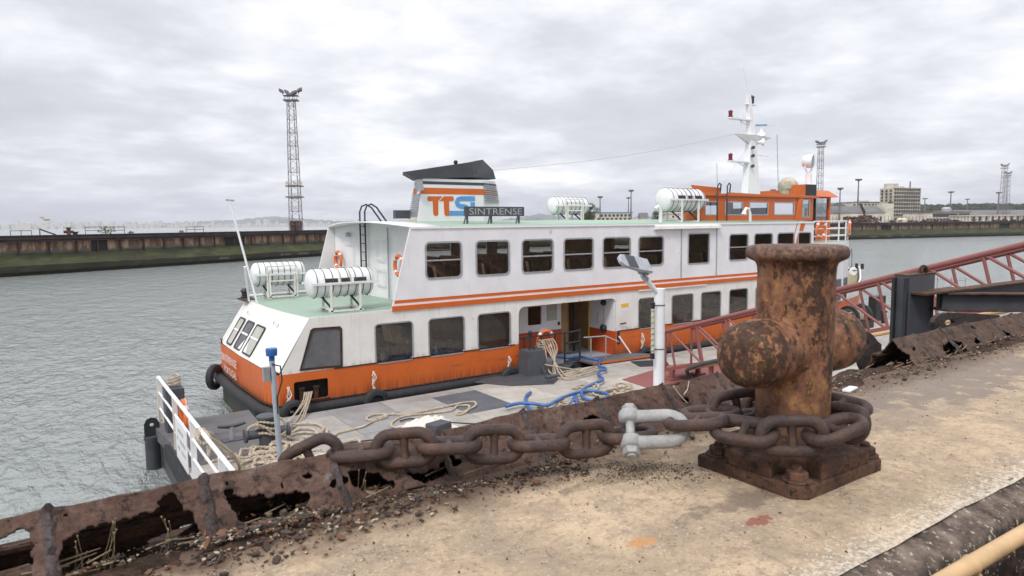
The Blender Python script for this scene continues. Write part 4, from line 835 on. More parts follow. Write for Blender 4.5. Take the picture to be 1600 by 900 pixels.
# ---------------- name board on the roof
s0=PY(725.5,323,18.9);s1=PY(818,323,18.9)
m=MB(); m.box(s0.x,s1.x,18.86,18.94,6.14,6.45); nb=m.build('name_board',M['charcoal'],ship,bevel=.006)
text('SINTRENSE','board_lettering',simple('board_letter',(.36,.38,.38),.5,.03),nb,(s0.x+.16,18.855,6.19),(1,0,0),(0,0,1),.21,fit=s1.x-s0.x-.26)
for x in (s0.x+.1,(s0.x+s1.x)/2-.15,s1.x-.2):
    m=MB(); m.beam((x,18.9,5.86),(x,18.9,6.16),.05,.05,(1,0,0)); m.beam((x-.2,18.8,5.86),(x-.04,18.88,6.2),.035,.035); m.beam((x-.2,18.8,5.86),(x+.02,18.8,5.86),.03,.03); m.beam((x-.15,18.85,5.87),(x+.1,18.85,5.87),.06,.04); m.build('board_leg',M['charcoal'],nb)
# things around the funnel foot
m=MB(); q=A(628,335,21.5); m.obox(q,(.28,0,0),(0,.1,0),(0,0,.14)); m.build('vent_box',M['charcoal'],ship)
m=MB(); a=A(612,352,21.2);b=A(648,343,21.2); m.beam(a,b,.5,.08); m.build('stowed_plank',M['cream'],ship)
# ---------------- aft deck fittings
pipe('flag_staff',[[(5.65,22.8,3.4),(4.96,22.85,6.7)],[(5.61,23.7,3.4),(5.35,22.95,4.6)]],.035,M['whitepaint2'],ship)
m=MB(); m.beam((4.85,22.85,6.72),(5.1,22.85,6.7),.06,.05); m.build('staff_cap',M['alu'],ship)
m=MB(); m.lathe([(.15,0),(.15,.05),(.11,.07),(.11,.2),(.15,.22),(.15,.26),(.08,.34)],(5.7,24.6,3.42),n=12); m.build('stern_light',M['black'],ship,smooth=50)
m=MB(); m.box(5.5,5.95,23.9,24.9,3.37,3.42); m.build('light_base',M['baserust'],ship)
LX=9.3
for y in (22.95,22.62): pass
lad=[[(LX,y,3.45),(LX,y,6.35),(LX+.08,y,6.55),(LX+.25,y,6.62),(LX+.45,y,6.5),(LX+.85,y,5.95)] for y in (22.95,22.5)]
pipe('ladder_rail',[lad[0]],.03,M['black'],ship); pipe('ladder_rail',[lad[1]],.03,M['black'],ship)
for k in range(8): m=MB(); m.tube([(LX,22.95,3.75+.3*k),(LX,22.5,3.75+.3*k)],.016,6); m.build('ladder_rung',M['black'],ship)
m=MB(); m.lathe([(.09,0),(.09,.12)],(9.25,23.9,5.55),(-1,0,0),n=10); m.build('bulkhead_lamp',M['alu'],ship)
# hand rail far edge of aft deck / far roof things
# ---------------- wheelhouse
WY=19.3; wf=2*CY-WY
wz0,wz1=5.9,7.02
wins=[(23.22,24.02),(24.52,25.72),(26.2,27.55),(28.02,29.6)]
tilt=lambda v:(v-wz0)*0.0
m=MB(); m.plate([(22.9,wz0),(31.15,wz0),(31.15,wz1+.05),(22.9,wz1)],[rrect(a,b,6.17,6.74,.04) for a,b in wins]+[rrect(30.1,30.85,6.05,6.9,.04)],.06,side(WY)); wh=m.build('wheelhouse',M['orange'],ship)
m=MB(); m.plate([(28.1,wz0),(31.15,wz0),(31.15,wz1+.05),(28.1,wz1)],[rrect(28.5,30.6,6.17,6.74,.04)],.06,side(wf)); m.build('far_wall',M['orange'],wh)
m=MB(); m.strip([(22.9,WY),(23.1,20.5),(26.6,22.6),(28.2,wf)],wz0,wz1); m.build('aft_wall',M['orange'],wh)
for a,b in wins+[(30.1,30.85)]:
    z0,z1=(6.17,6.74) if b<30 else (6.05,6.9); fr=MB(); fr.plate(rrect(a-.02,b+.02,z0-.02,z1+.02,.05),[rrect(a+.03,b-.03,z0+.03,z1-.03,.03)],.03,side(WY-.012)); f=fr.build('window',M['alu'],wh)
    p=MB(); p.add([(a,WY+.03,z0),(b,WY+.03,z0),(b,WY+.03,z1),(a,WY+.03,z1)],[(0,1,2,3)]); p.build('pane',M['glassclear'],f)
m=MB(); m.add([(29.65,WY-.02,5.93),(30.0,WY-.12,5.93),(30.05,WY-.12,6.95),(29.85,WY-.02,6.95),(30.05,WY,5.93),(30.05,WY,6.95)],[(0,1,2,3),(1,4,5,2)]); m.build('side_fin',M['orange'],wh)
m=MB(); m.plate([(22.8,WY-.08),(31.5,WY-.08),(31.5,wf+.08),(28.1,wf+.08),(26.5,22.7),(23.0,20.6)],[],.06,lambda u,v,d:(u,v,7.09-d)); m.build('roof',M['deckgreen'],wh); box('roof_fascia',M['orange'],wh,22.78,31.5,WY-.09,WY-.05,6.98,7.08)
for a,b,c in ((22.7,24.3,7.42),(24.8,27.9,7.16),(28.1,30.6,7.18)):
    m=MB(); m.add([(a,WY+.1,7.09),(b,WY+.1,7.09),(b,WY+.1,c-.08),(a-.25 if a<23 else a,WY+.1,c),(a,WY+.14,7.09),(b,WY+.14,7.09),(b,WY+.14,c-.08),(a-.25 if a<23 else a,WY+.14,c)],[(0,1,2,3),(4,5,6,7),(0,1,5,4),(1,2,6,5),(2,3,7,6),(3,0,4,7)]); m.build('roof_coaming',M['orange'],wh)
# front part lower down
m=MB(); 
for a_,b__,w1,w2,u_ in (((31.2,20.0,4.86),(31.2,20,7.1),.14,.14,(1,0,0)),((33.75,20.05,4.86),(33.75,20.05,7.1),.14,.14,(1,0,0)),((31.2,20.0,7.08),(33.8,20.05,7.12),.14,.2,(0,0,1)),((31.2,23.3,4.86),(31.2,23.3,7.1),.14,.14,(1,0,0)),((33.75,23.25,4.86),(33.75,23.25,7.1),.14,.14,(1,0,0)),((33.75,20.05,5.9),(33.75,23.25,5.9),.1,.4,(0,0,1)),((32.45,20.02,5.3),(33.75,20.05,5.3),.1,.9,(0,0,1))): m=MB(); m.beam(a_,b__,w1,w2,u_); m.build('front_frame',M['orange'],wh)
m=MB(); m.add([(32.45,20.03,5.7),(33.7,20.05,5.7),(33.7,20.05,7.02),(32.45,20.03,7.02)],[(0,1,2,3)]); m.add([(33.75,20.1,6.1),(33.75,23.2,6.1),(33.75,23.2,7),(33.75,20.1,7)],[(0,1,2,3)]); m.build('front_glass',M['glassclear'],wh)
m=MB(); m.beam((32.45,20.02,4.9),(32.45,20.02,7.05),.1,.1,(1,0,0)); m.build('front_door_post',M['black'],wh)
m=MB(); m.add([(30.75,19.7,7.1),(34.2,19.75,7.08),(33.75,20.1,7.42),(30.75,20.1,7.42),(30.75,23.6,7.1),(34.2,23.55,7.08),(33.75,23.2,7.42),(30.75,23.2,7.42)],[(0,1,2,3),(4,5,6,7),(0,1,5,4),(1,2,6,5),(2,3,7,6),(3,0,4,7)]); m.build('visor',M['orange'],wh)
m=MB(); m.plate([(22.95,WY+.02),(31.2,WY+.02),(31.2,wf-.02),(28.3,wf-.02),(26.6,22.5),(23.2,20.5)],[],.03,lambda u,v,d:(u,v,6.03-d)); m.build('wheelhouse_floor',M['floorin'],wh); box('wheelhouse_console',M['charcoal'],wh,29.8,31.0,20.3,23.2,5.95,6.55)
m=MB(); m.obox((31.7,19.95,6.3),(.12,0,0),(0,.08,0),(0,0,.22)); m.build('junction_box',M['cream'],wh)
# fore deck and railing
m=MB(); m.poly([(29.5,18.2,4.86),(31,18.2,4.86),(32.3,18.32,4.86),(33.5,18.75,4.86),(34.3,20.2,4.86),(34.5,21.65,4.86),(34.3,23.1,4.86),(33.5,24.55,4.86),(31,25.1,4.86),(29.5,25.1,4.86)]); m.build('fore_deck',M['deckgreen'],ship)
rl=[(29.55,18.26),(31,18.26),(32.3,18.38),(33.45,18.8),(34.22,20.25),(34.4,21.65),(34.22,23.05),(33.45,24.5)]
for z,nm in ((5.85,'top_rail'),(5.5,'mid_rail'),(5.15,'mid_rail')): pipe(nm,[[(x,y,z) for x,y in rl]],.028,M['whitepaint2'],ship)
for x,y in [(30.6,18.26),(31.8,18.33),(32.75,18.52),(33.45,18.8),(34.22,20.25),(34.4,21.65)]: pipe('railing_post',[[(x,y,4.86),(x,y,5.86)]],.035,M['whitepaint2'],ship)
# ---------------- mast
MY=CY
m=MB(); m.add([(28.95,MY-.2,7.09),(29.98,MY-.2,7.09),(29.98,MY+.2,7.09),(28.95,MY+.2,7.09),(29.2,MY-.16,10.1),(29.55,MY-.16,10.1),(29.55,MY+.16,10.1),(29.2,MY+.16,10.1),(29.0,MY-.08,12.1),(29.2,MY-.08,12.1),(29.2,MY+.08,12.1),(29.0,MY+.08,12.1)],[(0,1,5,4),(1,2,6,5),(2,3,7,6),(3,0,4,7),(4,5,9,8),(5,6,10,9),(6,7,11,10),(7,4,8,11),(8,9,10,11)]); ms=m.build('mast',M['whitepaint2'],ship)
for z,x0 in ((10.85,27.62),(8.80,27.68)):
    m=MB(); m.beam((x0,MY,z),(29.25,MY,z),.3,.06); m.beam((28.4,MY,z-.02),(29.3,MY,z-.35),.04,.04); ar=m.build('mast_arm',M['whitepaint2'],ms)
    m=MB(); m.lathe([(.13,0),(.13,.04),(.095,.05),(.095,.26),(.13,.28),(.05,.36)],(x0+.15,MY,z+.03),n=12); m.build('red_light',M['redlamp'],ar,smooth=50)
m=MB(); m.add([(27.9,MY-.12,10.1),(29.4,MY-.3,10.12),(31.0,MY,10.1),(29.4,MY+.3,10.12),(29.55,MY-.06,9.6),(29.55,MY+.06,9.6)],[(0,1,2,3),(1,2,4),(3,2,5),(1,4,5,3),(0,1,4),(0,3,5)]); pf=m.build('radar_platform',M['whitepaint2'],ms,solid=.03)
m=MB(); m.lathe([(.22,0),(.2,.16),(.08,.24),(.05,.40)],(30.2,MY,10.12),n=14); m.build('radar_pedestal',M['whitepaint2'],ms,smooth=50)
q0=PY(1178,196,MY);q1=PY(1210,195,MY); m=MB(); m.obox((q0+q1)/2,(q1-q0)/2,(0,.06,0),(0,0,.06)); m.build('radar_scanner',M['whitepaint2'],ms)
m=MB(); m.obox((q0*.7+q1*.3),(q1-q0)*.28,(0,.063,0),(0,0,.035)); m.build('scanner_mark',M['blue'],ms)
m=MB(); m.lathe([(.04,0),(.06,.10),(.19,.28)],PY(1184,222,MY-.3),(.8,-.5,0),n=14); m.build('horn',M['whitepaint2'],ms,smooth=50)
m=MB(); q=PY(1174,156,MY); m.lathe([(.1,0),(.14,.08),(.13,.3),(.17,.33),(.05,.42)],q-Vector((0,0,.2)),n=12); m.build('masthead_light',M['charcoal'],ms,smooth=50)
m=MB(); m.beam(q-Vector((.5,0,.25)),q+Vector((.3,0,-.25)),.2,.04); m.build('mast_bracket',M['whitepaint2'],ms)
for z in (9.5,9.1,8.6): m=MB(); m.lathe([(.05,0),(.085,.1),(.085,.14)],(29.2,MY-.2,z),(-.3,-1,0),n=10); m.build('mast_lamp',M['charcoal'],ms,smooth=50)
pipe('antenna',[[(29.08,MY,12.1),(28.68,MY,13.34)]],.022,M['whitepaint2'],ms); pipe('antenna',[[PY(1159,206,MY),PY(1155,150,MY)]],.02,M['whitepaint2'],ms)
pipe('signal_arm',[[(29.6,MY,9.2),(30.8,MY,9.18)],[(29.9,MY,8.5),(30.7,MY,9.18)]],.02,M['whitepaint2'],ms)
pipe('antenna',[[PY(1216,290,20.5),PY(1214,210,20.5)]],.018,M['alu'],wh); pipe('antenna',[[PY(1121,295,20.5),PY(1120,255,20.5)]],.014,M['alu'],wh)
m=MB(); m.tube([(29.2,MY,9.6),PY(1118,305,20.5)],.008,4); m.tube([(29.2,MY,12),PY(1085,330,20.5)],.006,4) if 0 else None; m.build('stay_wire',M['alu'],ms)
a=PY(772,266,CY);b=PY(1150,209,CY); m=MB(); m.tube([a.lerp(b,t)-Vector((0,0,.22*math.sin(math.pi*t))) for t in [k/24 for k in range(25)]],.008,4); m.build('aerial_wire',M['alu'],ship)
# covered compass, box, searchlight, hoops, vent
q=PY(1231,291,20.6); m=MB(); m.sphere(q,.55,14,10,(.9,.9,.8)); m.lathe([(.5,-.75),(.3,-.5),(.4,-.2)],q,n=12)
m.v=[tuple(Vector(p)+Vector((1,1,1))*mnoise.noise(Vector(p)*3.1)*.09) for p in m.v]; m.build('canvas_cover',M['canvas'],wh,smooth=30)
a=PY(1243,308,20);b=PY(1252,289,20);c_=PY(1268,289,20)
box('fan_box',M['orange'],wh,a.x,b.x,19.75,20.9,7.09,b.z); box('fan_grille',M['black'],wh,b.x,c_.x,19.72,20.9,7.09,c_.z)
pb=PY(1263,296,20.9);pt=PY(1263,272,20.9); m=MB(); m.lathe([(.22,7.42-pb.z),(.16,.1),(.16,pt.z-pb.z)],pb,n=12); m.tube([pt+Vector((-.3,0,.45)),pt+Vector((-.28,0,.25)),pt,pt+Vector((.28,0,.25)),pt+Vector((.3,0,.45))],.035,6); sl_=m.build('searchlight_post',M['whitepaint2'],wh,smooth=40)
m=MB(); q=PY(1263,252,20.9); D0=Vector((.35,-.9,-.05)); m.lathe([(.05,-.30),(.24,-.27),(.32,-.18),(.36,.16),(.37,.22)],q,D0,n=20); sg=m.build('searchlight',M['whitepaint2'],sl_,smooth=50); m=MB(); m.lathe([(.33,.221),(.33,.235)],q,D0,n=20); m.build('searchlight_glass',M['greypaint'],sg)
for px in (1120.5,1135.5):
    q=PY(px,342,19.15); t=PY(px,286,19.15).z; pipe('ladder_hoop',[[(q.x,19.15,5.92),(q.x,19.15,t-.12),(q.x+.12,19.15,t),(q.x+.28,19.2,t-.06),(q.x+.6,19.5,7.1)]],.03,M['black'],wh)
q=PY(1172,348,18.6); m=MB(); m.tube([(q.x,18.6,5.84),(q.x-.02,18.6,6.2),(q.x-.12,18.6,6.42),(q.x-.3,18.6,6.44),(q.x-.4,18.6,6.3),(q.x-.44,18.6,6.18)],[.06,.06,.06,.06,.07,.13],10); m.build('goose_vent',M['whitepaint2'],ship,smooth=60)
m=MB(); q=PY(1140,335,18.9); 
q=PY(1032,348,18.7); m=MB(); m.tube([(q.x,18.7,5.85),(q.x,18.7,6.3),(q.x-.15,18.7,6.5),(q.x-.3,18.7,6.4)],.07,8); m.build('goose_vent',M['whitepaint2'],ship,smooth=60)
# ================================================================ life rafts
def raft(L,r,loc,label,rot,matb,openside=False,marks=False):
    T=thing('life_raft',label,'life raft',(0,0,0),'life raft canisters on the ferry')
    def prof(): 
        o=[];e=r*.45; n=5
        for k in range(n+1): a=math.pi/2*k/n; o.append((r*math.sin(a)*.999+.001,-L/2+e*(1-math.cos(a))))
        return o+[(a,-b) for a,b in o[::-1]]
    m=MB(); m.lathe(prof(),(0,0,0),(1,0,0),n=32); b=m.build('canister',[M['grp']],T,smooth=30,world=False)
    m=MB(); m.lathe([(r+.015,0),(r+.03,.0)],(0,0,0),(1,0,0),n=4) if 0 else None
    m=MB(); 
    for s in (-1,1): m.box(-L/2+.02,L/2-.02,s*(r+.012)-.022,s*(r+.012)+.022,-.035,.035)
    m.build('seam_flange',M['grp'],T,world=False)
    for k in range(8):
        x=-L/2+r*.45+.02+(L-.9*r-.04)*k/7; m=MB(); m.tube([(x,(r+.012)*math.cos(a),(r+.012)*math.sin(a)) for a in [2*math.pi*j/28 for j in range(28)]],.011,5,closed=True); m.build('strap',M['charcoal'],T,world=False)
    if marks:
        for x0,x1 in ((-L*.28,-L*.10),(-L*.05,L*.10),(L*.14,L*.33)):
            m=MB(); vs=[(x,-(r+.016)*math.cos(a),(r+.016)*math.sin(a)) for a in (-.06,.08,.22,.36) for x in (x0,x1)]; m.add(vs,[(0,1,3,2),(2,3,5,4),(4,5,7,6)]); m.build('marking_panel',M['black'],T,world=False)
        for x in (-.12,.18): m=MB(); m.tube([(x,(r+.02)*math.cos(a),(r+.02)*math.sin(a)) for a in [math.pi*j/14 for j in range(15)]],.018,4); m.build('webbing',M['canvas'],T,world=False)
    # cradle
    s=r/.4; dz=-.82*s
    for x in (-.42*s,.42*s):
        m=MB(); m.beam((x,-r-.05,.02),(x,-r-.05,dz),.06,.06,(1,0,0)); m.beam((x,r*.6,-.32),(x,r*.6,dz),.06,.06,(1,0,0)); m.beam((x,-r-.05,dz+.1),(x,r,dz+.1),.05,.05); m.build('cradle_leg',M['white_rusty'],T,world=False)
        m=MB(); m.beam((x-.15,-.1,-r*.95),(x+.05,-r-.05,dz+.08),.045,.045,(1,0,0)); m.build('cradle_brace',M['black'],T,world=False)
        m=MB(); m.tube([(x,(r+.03)*math.cos(a),(r+.03)*math.sin(a)) for a in [math.pi*1.05+math.pi*.9*j/10 for j in range(11)]],.025,5); m.build('cradle_saddle',M['whitepaint2'],T,world=False)
    for (a_,b__,w1,w2) in (((-.5*s,-r-.05,dz+.06),(.5*s,-r-.05,dz+.06),.06,.05),((-.5*s,r*.6,dz+.06),(.5*s,r*.6,dz+.06),.06,.05),((-.42*s,-r-.07,.0),(.42*s,-r-.07,.0),.04,.06)):
        m=MB(); m.beam(a_,b__,w1,w2); m.build('cradle_bar',M['white_rusty'],T,world=False)
    if openside:
        m=MB(); y=-r-.06
        for a,b in (((-.5,.28),(.5,.28)),((-.5,-.22),(.5,-.22)),((-.5,-.8),(-.5,.28)),((.5,-.8),(.5,.28))): m.beam((a[0],y,a[1]),(b[0],y,b[1]),.045,.045,(0,1,0))
        m.build('cradle_gate',M['white_rusty'],T,world=False)
    T.location=loc; T.rotation_euler=(0,0,rot); return T
raft(2.0,.41,(7.12,19.25,4.24),'white life raft canister with black stripe nearest the camera on the green aft deck',0,0,marks=True)
raft(1.85,.40,(6.75,24.2,4.24),'white life raft canister behind a metal gate on the far side of the aft deck',0,0,openside=True)
r3=raft(2.3,.47,(21.75,19.35,6.78),'large life raft canister with blue writing on the roof beside the wheelhouse',0,0,marks=True)
raft(2.1,.38,(19.7,24.1,6.66),'life raft canister on the far edge of the roof between name board and wheelhouse',0,0,openside=True)
for s,x in (('P',-.35),('r',.12),('Q',.45)): text(s,'raft_lettering',M['letterblue'],None,(0,0,0),(1,0,0),(0,.0,1),.16).parent=r3; 
k=0
for ch in r3.children:
    if ch.name.startswith('raft_lettering'):
        a=R(38); ch.location=((-.30,.05,.35)[k],-(.50)*math.cos(a)-.0,.50*math.sin(a)-.08); ch.rotation_euler=(-R(38),0,0); k+=1
# ================================================================ lifebuoys
def lifebuoy(loc,rot,label,r=.3):
    T=thing('lifebuoy',label,'lifebuoy',(0,0,0),'orange lifebuoys'); m=MB(); m.tube([(r*math.cos(a),0,r*math.sin(a)) for a in [2*math.pi*k/32 for k in range(32)]],.062,10,closed=True); m.build('ring',M['buoy'],T,smooth=True,world=False)
    for q in range(4):
        a=math.pi/4+q*math.pi/2; m=MB(); m.tube([(r*math.cos(a+t),0,r*math.sin(a+t)) for t in (-.13,0,.13)],.067,10); m.build('white_band',M['grp'],T,world=False)
    m=MB(); m.tube([((r+.07+.03*math.sin(4*a))*math.cos(a),-.02,(r+.07+.03*math.sin(4*a))*math.sin(a)) for a in [2*math.pi*k/32 for k in range(32)]],.009,4,closed=True); m.build('grab_line',M['ropew'],T,world=False)
    T.location=loc; T.rotation_euler=(0,0,rot); return T
lifebuoy((9.08,24.62,4.6),R(90),'orange lifebuoy on the far end of the white aft bulkhead by the ladder')
lifebuoy((9.3,19.85,4.6),R(90),'orange lifebuoy on the aft bulkhead beside the slanted side wall')
lifebuoy((13.95,18.32,1.93),0,'orange lifebuoy hanging behind the black rail in the ferry doorway',.31)
lifebuoy((30.05,18.2,5.45),0,'orange lifebuoy on the foredeck railing nearest the wheelhouse',.36)
q=PY(1308,356,18.75); lifebuoy((33.3,18.66,5.5),R(35),'orange lifebuoy nearest the bow on the foredeck railing',.36)
# ================================================================ tyres
def tyre(loc,rot,label,r=.38,w=.2):
    m=MB(); m.lathe([(r*.55,-w/2),(r*.9,-w/2),(r,-w*.3),(r,w*.3),(r*.9,w/2),(r*.55,w/2),(r*.5,w*.2),(r*.5,-w*.2),(r*.55,-w/2)],(0,0,0),(0,1,0),n=28,caps=False); o=m.build('tyre',M['rubber'],None,smooth=50); o.location=loc; o.rotation_euler=rot; return tag(o,label,'tyre','tyre fenders hanging on the ferry')
def ropeobj(name,pts,label,cat,r=.022,mat='rope',group=None,step=.05):
    m=MB(); 
    for p in (pts if isinstance(pts[0],list) else [pts]): rope(m,p,r,step)
    return tag(m.build(name,M[mat],smooth=True),label,cat,group)
tyre((5.25,17.98,.92),(0,0,R(8)),'black tyre fender under the mooring recess at the stern',.36)
tyre((7.6,17.97,.86),(0,0,0),'black tyre fender hanging by a rope left of the middle of the orange side')
tyre((12.25,17.97,.86),(0,0,R(5)),'black tyre fender hanging just left of the ferry doorway',.42)
tyre((18.4,17.95,.86),(0,0,0),'black tyre fender hanging right of the boarding ramp',.40)
tyre((23.6,17.95,.9),(0,0,0),'black tyre fender half hidden behind the red gangway',.40)
tyre((4.42,23.7,.98),(0,0,R(48)),'black tyre fender at the outer corner of the stern',.42)
def hang(x,z0,z1,label):
    rn=random.Random(int(x*10)); ps=[]
    for k in range(3): ps.append([(x+rn.uniform(-.05,.05),18.12-.04*(i%2),z0+(z1-z0)*i/5+0) if i<5 else (x+rn.uniform(-.1,.1),17.95,z1) for i in range(6)])
    ps.append([(x,18.12,z0),(x+.07,18.06,(z0+z1)/2+.1),(x-.06,18.05,(z0+z1)/2-.05),(x+.03,18.0,z1)])
    ropeobj('fender_rope',ps,label,'rope',.018,'ropew','ropes holding the tyre fenders')
hang(5.18,1.62,.95,'frayed rope hanging left of the mooring recess at the stern')
hang(7.6,1.72,1.15,'short rope above the tyre in the middle of the orange side')
hang(12.28,1.6,1.15,'pale rope holding the tyre left of the doorway')
hang(18.35,1.75,1.05,'rope holding the tyre right of the boarding ramp')
hang(23.5,1.75,1.1,'rope above the tyre behind the red gangway')
# ================================================================ PONTOON
pt=thing('pontoon','long floating pontoon with patchy grey deck slabs between quay and ferry','pontoon',(18,11.5,0))
PX0,PX1,PYa,PYb=2.14,37.0,5.6,17.45
m=MB(); m.box(PX0,PX1,PYa,PYb,-.7,.985); m.build('hull',M['charcoal'],pt); m=MB(); m.box(2.14,4.2,17.46,18.7,-.7,.69); m.build('corner_hull',M['charcoal'],pt)
xs=[PX0,4.15,5.95,7.45,8.85,10.3,11.9,13.6,15.2,17,19,21,23,25,27,29,31,33,35,PX1]; ysd=[PYa,7.4,9.3,11.1,12.9,14.9,16.95,PYb]
rn=random.Random(21)
grp={}
for i in range(len(xs)-1):
    for j in range(len(ysd)-1):
        k=rn.choice((0,0,1,1,2,3,2,0))
        if i==0 and j>=5: k=5
        if i==0 and j==4: k=3
        if i==4 and j==5: k=4
        if i==3 and j==4: k=1
        if i in(1,2) and j>=3: k=rn.choice((0,2,2))
        if i>=5 and i<9 and j>3: k=rn.choice((3,1,1))
        grp.setdefault(k,[]).append((i,j))
m=MB()
for k,cells in grp.items():
    m.mi=k
    for i,j in cells:
        x0,x1,y0,y1=xs[i]+.006,xs[i+1]-.006,ysd[j]+.006,ysd[j+1]-.006; dz=rn.uniform(0,.003); m.add([(x0,y0,1+dz),(x1,y0,1+dz),(x1,y1,1+dz),(x0,y1,1+dz)],[(0,1,2,3)])
m.build('deck_slabs',M['deck'],pt)
m=MB(); m.box(PX0,PX1,PYa,PYb,.98,.992); m.build('deck_joints',M['deck'][4],pt)
# corner post with rope, corner plate and fender pod
m=MB(); m.add([(x,y,1.003) for x,y in ((2.14,17.0),(4.2,17.0),(4.3,18.75),(2.0,18.75))]+[(x,y,.7) for x,y in ((2.14,17.0),(4.2,17.0),(4.3,18.75),(2.0,18.75))],[(0,1,2,3),(0,1,5,4),(1,2,6,5),(2,3,7,6),(3,0,4,7)]); m.build('corner_plate',M['deck'][5],pt)
m=MB(); m.box(2.2,2.62,17.75,18.2,1.0,2.05); m.build('corner_post',M['charcoal'],pt,bevel=.02)
ropeobj('rope_coil',[[(2.42+.14*math.cos(a),17.97+.14*math.sin(a),2.09+.012*a) for a in [k*.35 for k in range(60)]]],'small coil of grey rope on top of the dark corner post','rope',.025,'rope')
m=MB(); m.lathe([(.10,-.85),(.17,-.6),(.17,.72),(.19,.75),(.19,.82)],(1.95,18.45,.0),n=20); m.build('fender_pod',M['charcoal'],pt,smooth=50)
m=MB(); m.plate([(-.17,0),(.17,0),(.17,.32),(.11,.44),(0,.48),(-.11,.44),(-.17,.32)],[circ(0,.3,.045,12)],.03,lambda u,v,d:(1.95+u,18.4+d,.8+v)); m.build('pod_lug',M['black'],pt)
m=MB(); m.box(2.05,2.14,6.0,17.2,.55,.9); m.build('side_fender',M['rubber'],pt)
# railing at the end
m=MB()
rail=thing('pontoon_railing','white pipe railing along the end of the pontoon with a white notice','railing',(2.2,14,1.0))
def rpipe(name,a,b,r,parent=rail): m=MB(); m.tube([a,b],r,8); return m.build(name,M['whitepaint2'],parent,smooth=50)
tops=[PX(243,590,2.2),PX(370,745,2.2)]
zt=2.17
rpipe('top_rail',(2.2,18.8,zt),(2.2,8.5,zt),.042); rpipe('mid_rail',(2.2,18.8,1.78),(2.2,8.5,1.78),.028); rpipe('lower_rail',(2.2,18.8,1.38),(2.2,8.5,1.38),.028)
for y in (18.8,16.35,14.2,11.6): m=MB(); m.beam((2.2,y,.92),(2.2,y,zt),.06,.10,(1,0,0)); m.build('post',M['whitepaint2'] if y<16 else M['white_rusty'],rail)
m=MB(); m.plate([(14.55,.98),(15.9,.98),(15.9,1.86),(14.55,1.86)],[],.015,lambda u,v,d:(2.13+d,u,v)); nt_=m.build('notice_board',M['whitepaint2'],rail)
for k in range(3):
    for j in range(6): 
        if (j*7+k*3)%5==0: continue
        m=MB(); y=15.7-.17*j; m.plate([(y,1.62-.2*k),(y-.1,1.62-.2*k),(y-.1,1.70-.2*k),(y,1.70-.2*k)],[],.003,lambda u,v,d:(2.127+d,u,v)); m.build('worn_letter',M['alu'],nt_)
lifebuoy((2.38,16.35,1.68),R(90),'orange lifebuoy seen edge-on inside the pontoon end railing',.36)
# double bitt and cleat
def bitt(x,y,label):
    T=thing('mooring_bitt',label,'bollard',(x,y,1.0)); m=MB(); m.lathe([(.22,0),(.22,.04),(.17,.06),(.17,.68),(.22,.70),(.22,.74),(.19,.76)],(x,y,1.0),n=22); m.build('post',M['charcoal'],T,smooth=40)
    for s in (-1,1): m=MB(); m.lathe([(.10,0),(.10,.30),(.15,.31),(.15,.36)],(x+.12*s,y,1.36),(s,0,0),n=16); m.build('arm',M['charcoal'],T,smooth=40)
bitt(3.85,15.2,'black cross bitt wrapped in tan rope near the end of the pontoon')
c_=(3.35,16.3); T=thing('mooring_cleat','low dark T-shaped cleat left of the rope wrapped bitt','cleat',(c_[0],c_[1],1)); m=MB(); m.box(c_[0]-.22,c_[0]+.22,c_[1]-.14,c_[1]+.14,1.0,1.02); m.build('base',M['charcoal'],T)
m=MB(); m.lathe([(.07,0),(.06,.3)],(c_[0],c_[1],1.02),n=12); m.build('stem',M['alu'],T,smooth=50); m=MB(); m.tube([(c_[0]-.3,c_[1],1.36),(c_[0]-.1,c_[1],1.33),(c_[0]+.1,c_[1],1.33),(c_[0]+.3,c_[1],1.36)],[.035,.05,.05,.035],8); m.build('horns',M['charcoal'],T,smooth=50)
# ropes
zd=1.03
mp=lambda pts,z=zd:[tuple(PZ(px,py,z)) for px,py in pts]
rn=random.Random(2)
w=[(3.85+.21*math.cos(a),15.2+.21*math.sin(a),1.28+.02*a+.05*math.sin(2*a)) for a in [k*.4 for k in range(50)]]
w2=[(3.85+.42*math.cos(a)*abs(math.cos(a))**.3*1.0,15.2+.2*math.sin(a),1.45+.16*math.sin(2*a)) for a in [k*.3 for k in range(44)]]
ropeobj('mooring_rope',[w,w2,[(3.85+.2*math.cos(a),15.2+.2*math.sin(a),1.05) for a in [k*.4 for k in range(17)]]],'tan mooring rope wrapped round the black cross bitt','rope',.032)
a=PY(446,603,18.1);
ls=[]
for k in range(5):
    e=Vector((4.0+.05*k,15.25+.05*k,1.42-.03*k)); s=Vector((5.62+.05*((k*3)%5),18.12,1.40)); mid=s.lerp(e,.5)+Vector((.10*math.sin(k*2.3),.05*math.cos(k*3),-.30-.05*((k*2)%4))); ls.append([tuple(s),tuple(s.lerp(e,.15)+Vector((0,-.1,-.14))),tuple(mid),tuple(s.lerp(e,.8)+Vector((0,0,-.15))),tuple(e)])
ropeobj('mooring_rope',ls,'tan mooring lines running from the stern recess down to the cross bitt','rope',.022)
def tangle(x0,x1,y0,y1,n,seed,z=zd,amp=.12,zi=.02):
    r=random.Random(seed); p=[];x=(x0+x1)/2;y=(y0+y1)/2;a=0
    for k in range(n):
        a+=r.uniform(.3,1.5)*(1 if (k//7)%2 else -1); s=r.uniform(.16,.34); x+=s*math.cos(a); y+=s*math.sin(a)
        if not x0<x<x1: a=math.pi-a; x=min(max(x,x0),x1)
        if not y0<y<y1: a=-a; y=min(max(y,y0),y1)
        p.append((x,y,z+r.uniform(0,amp)))
    return p
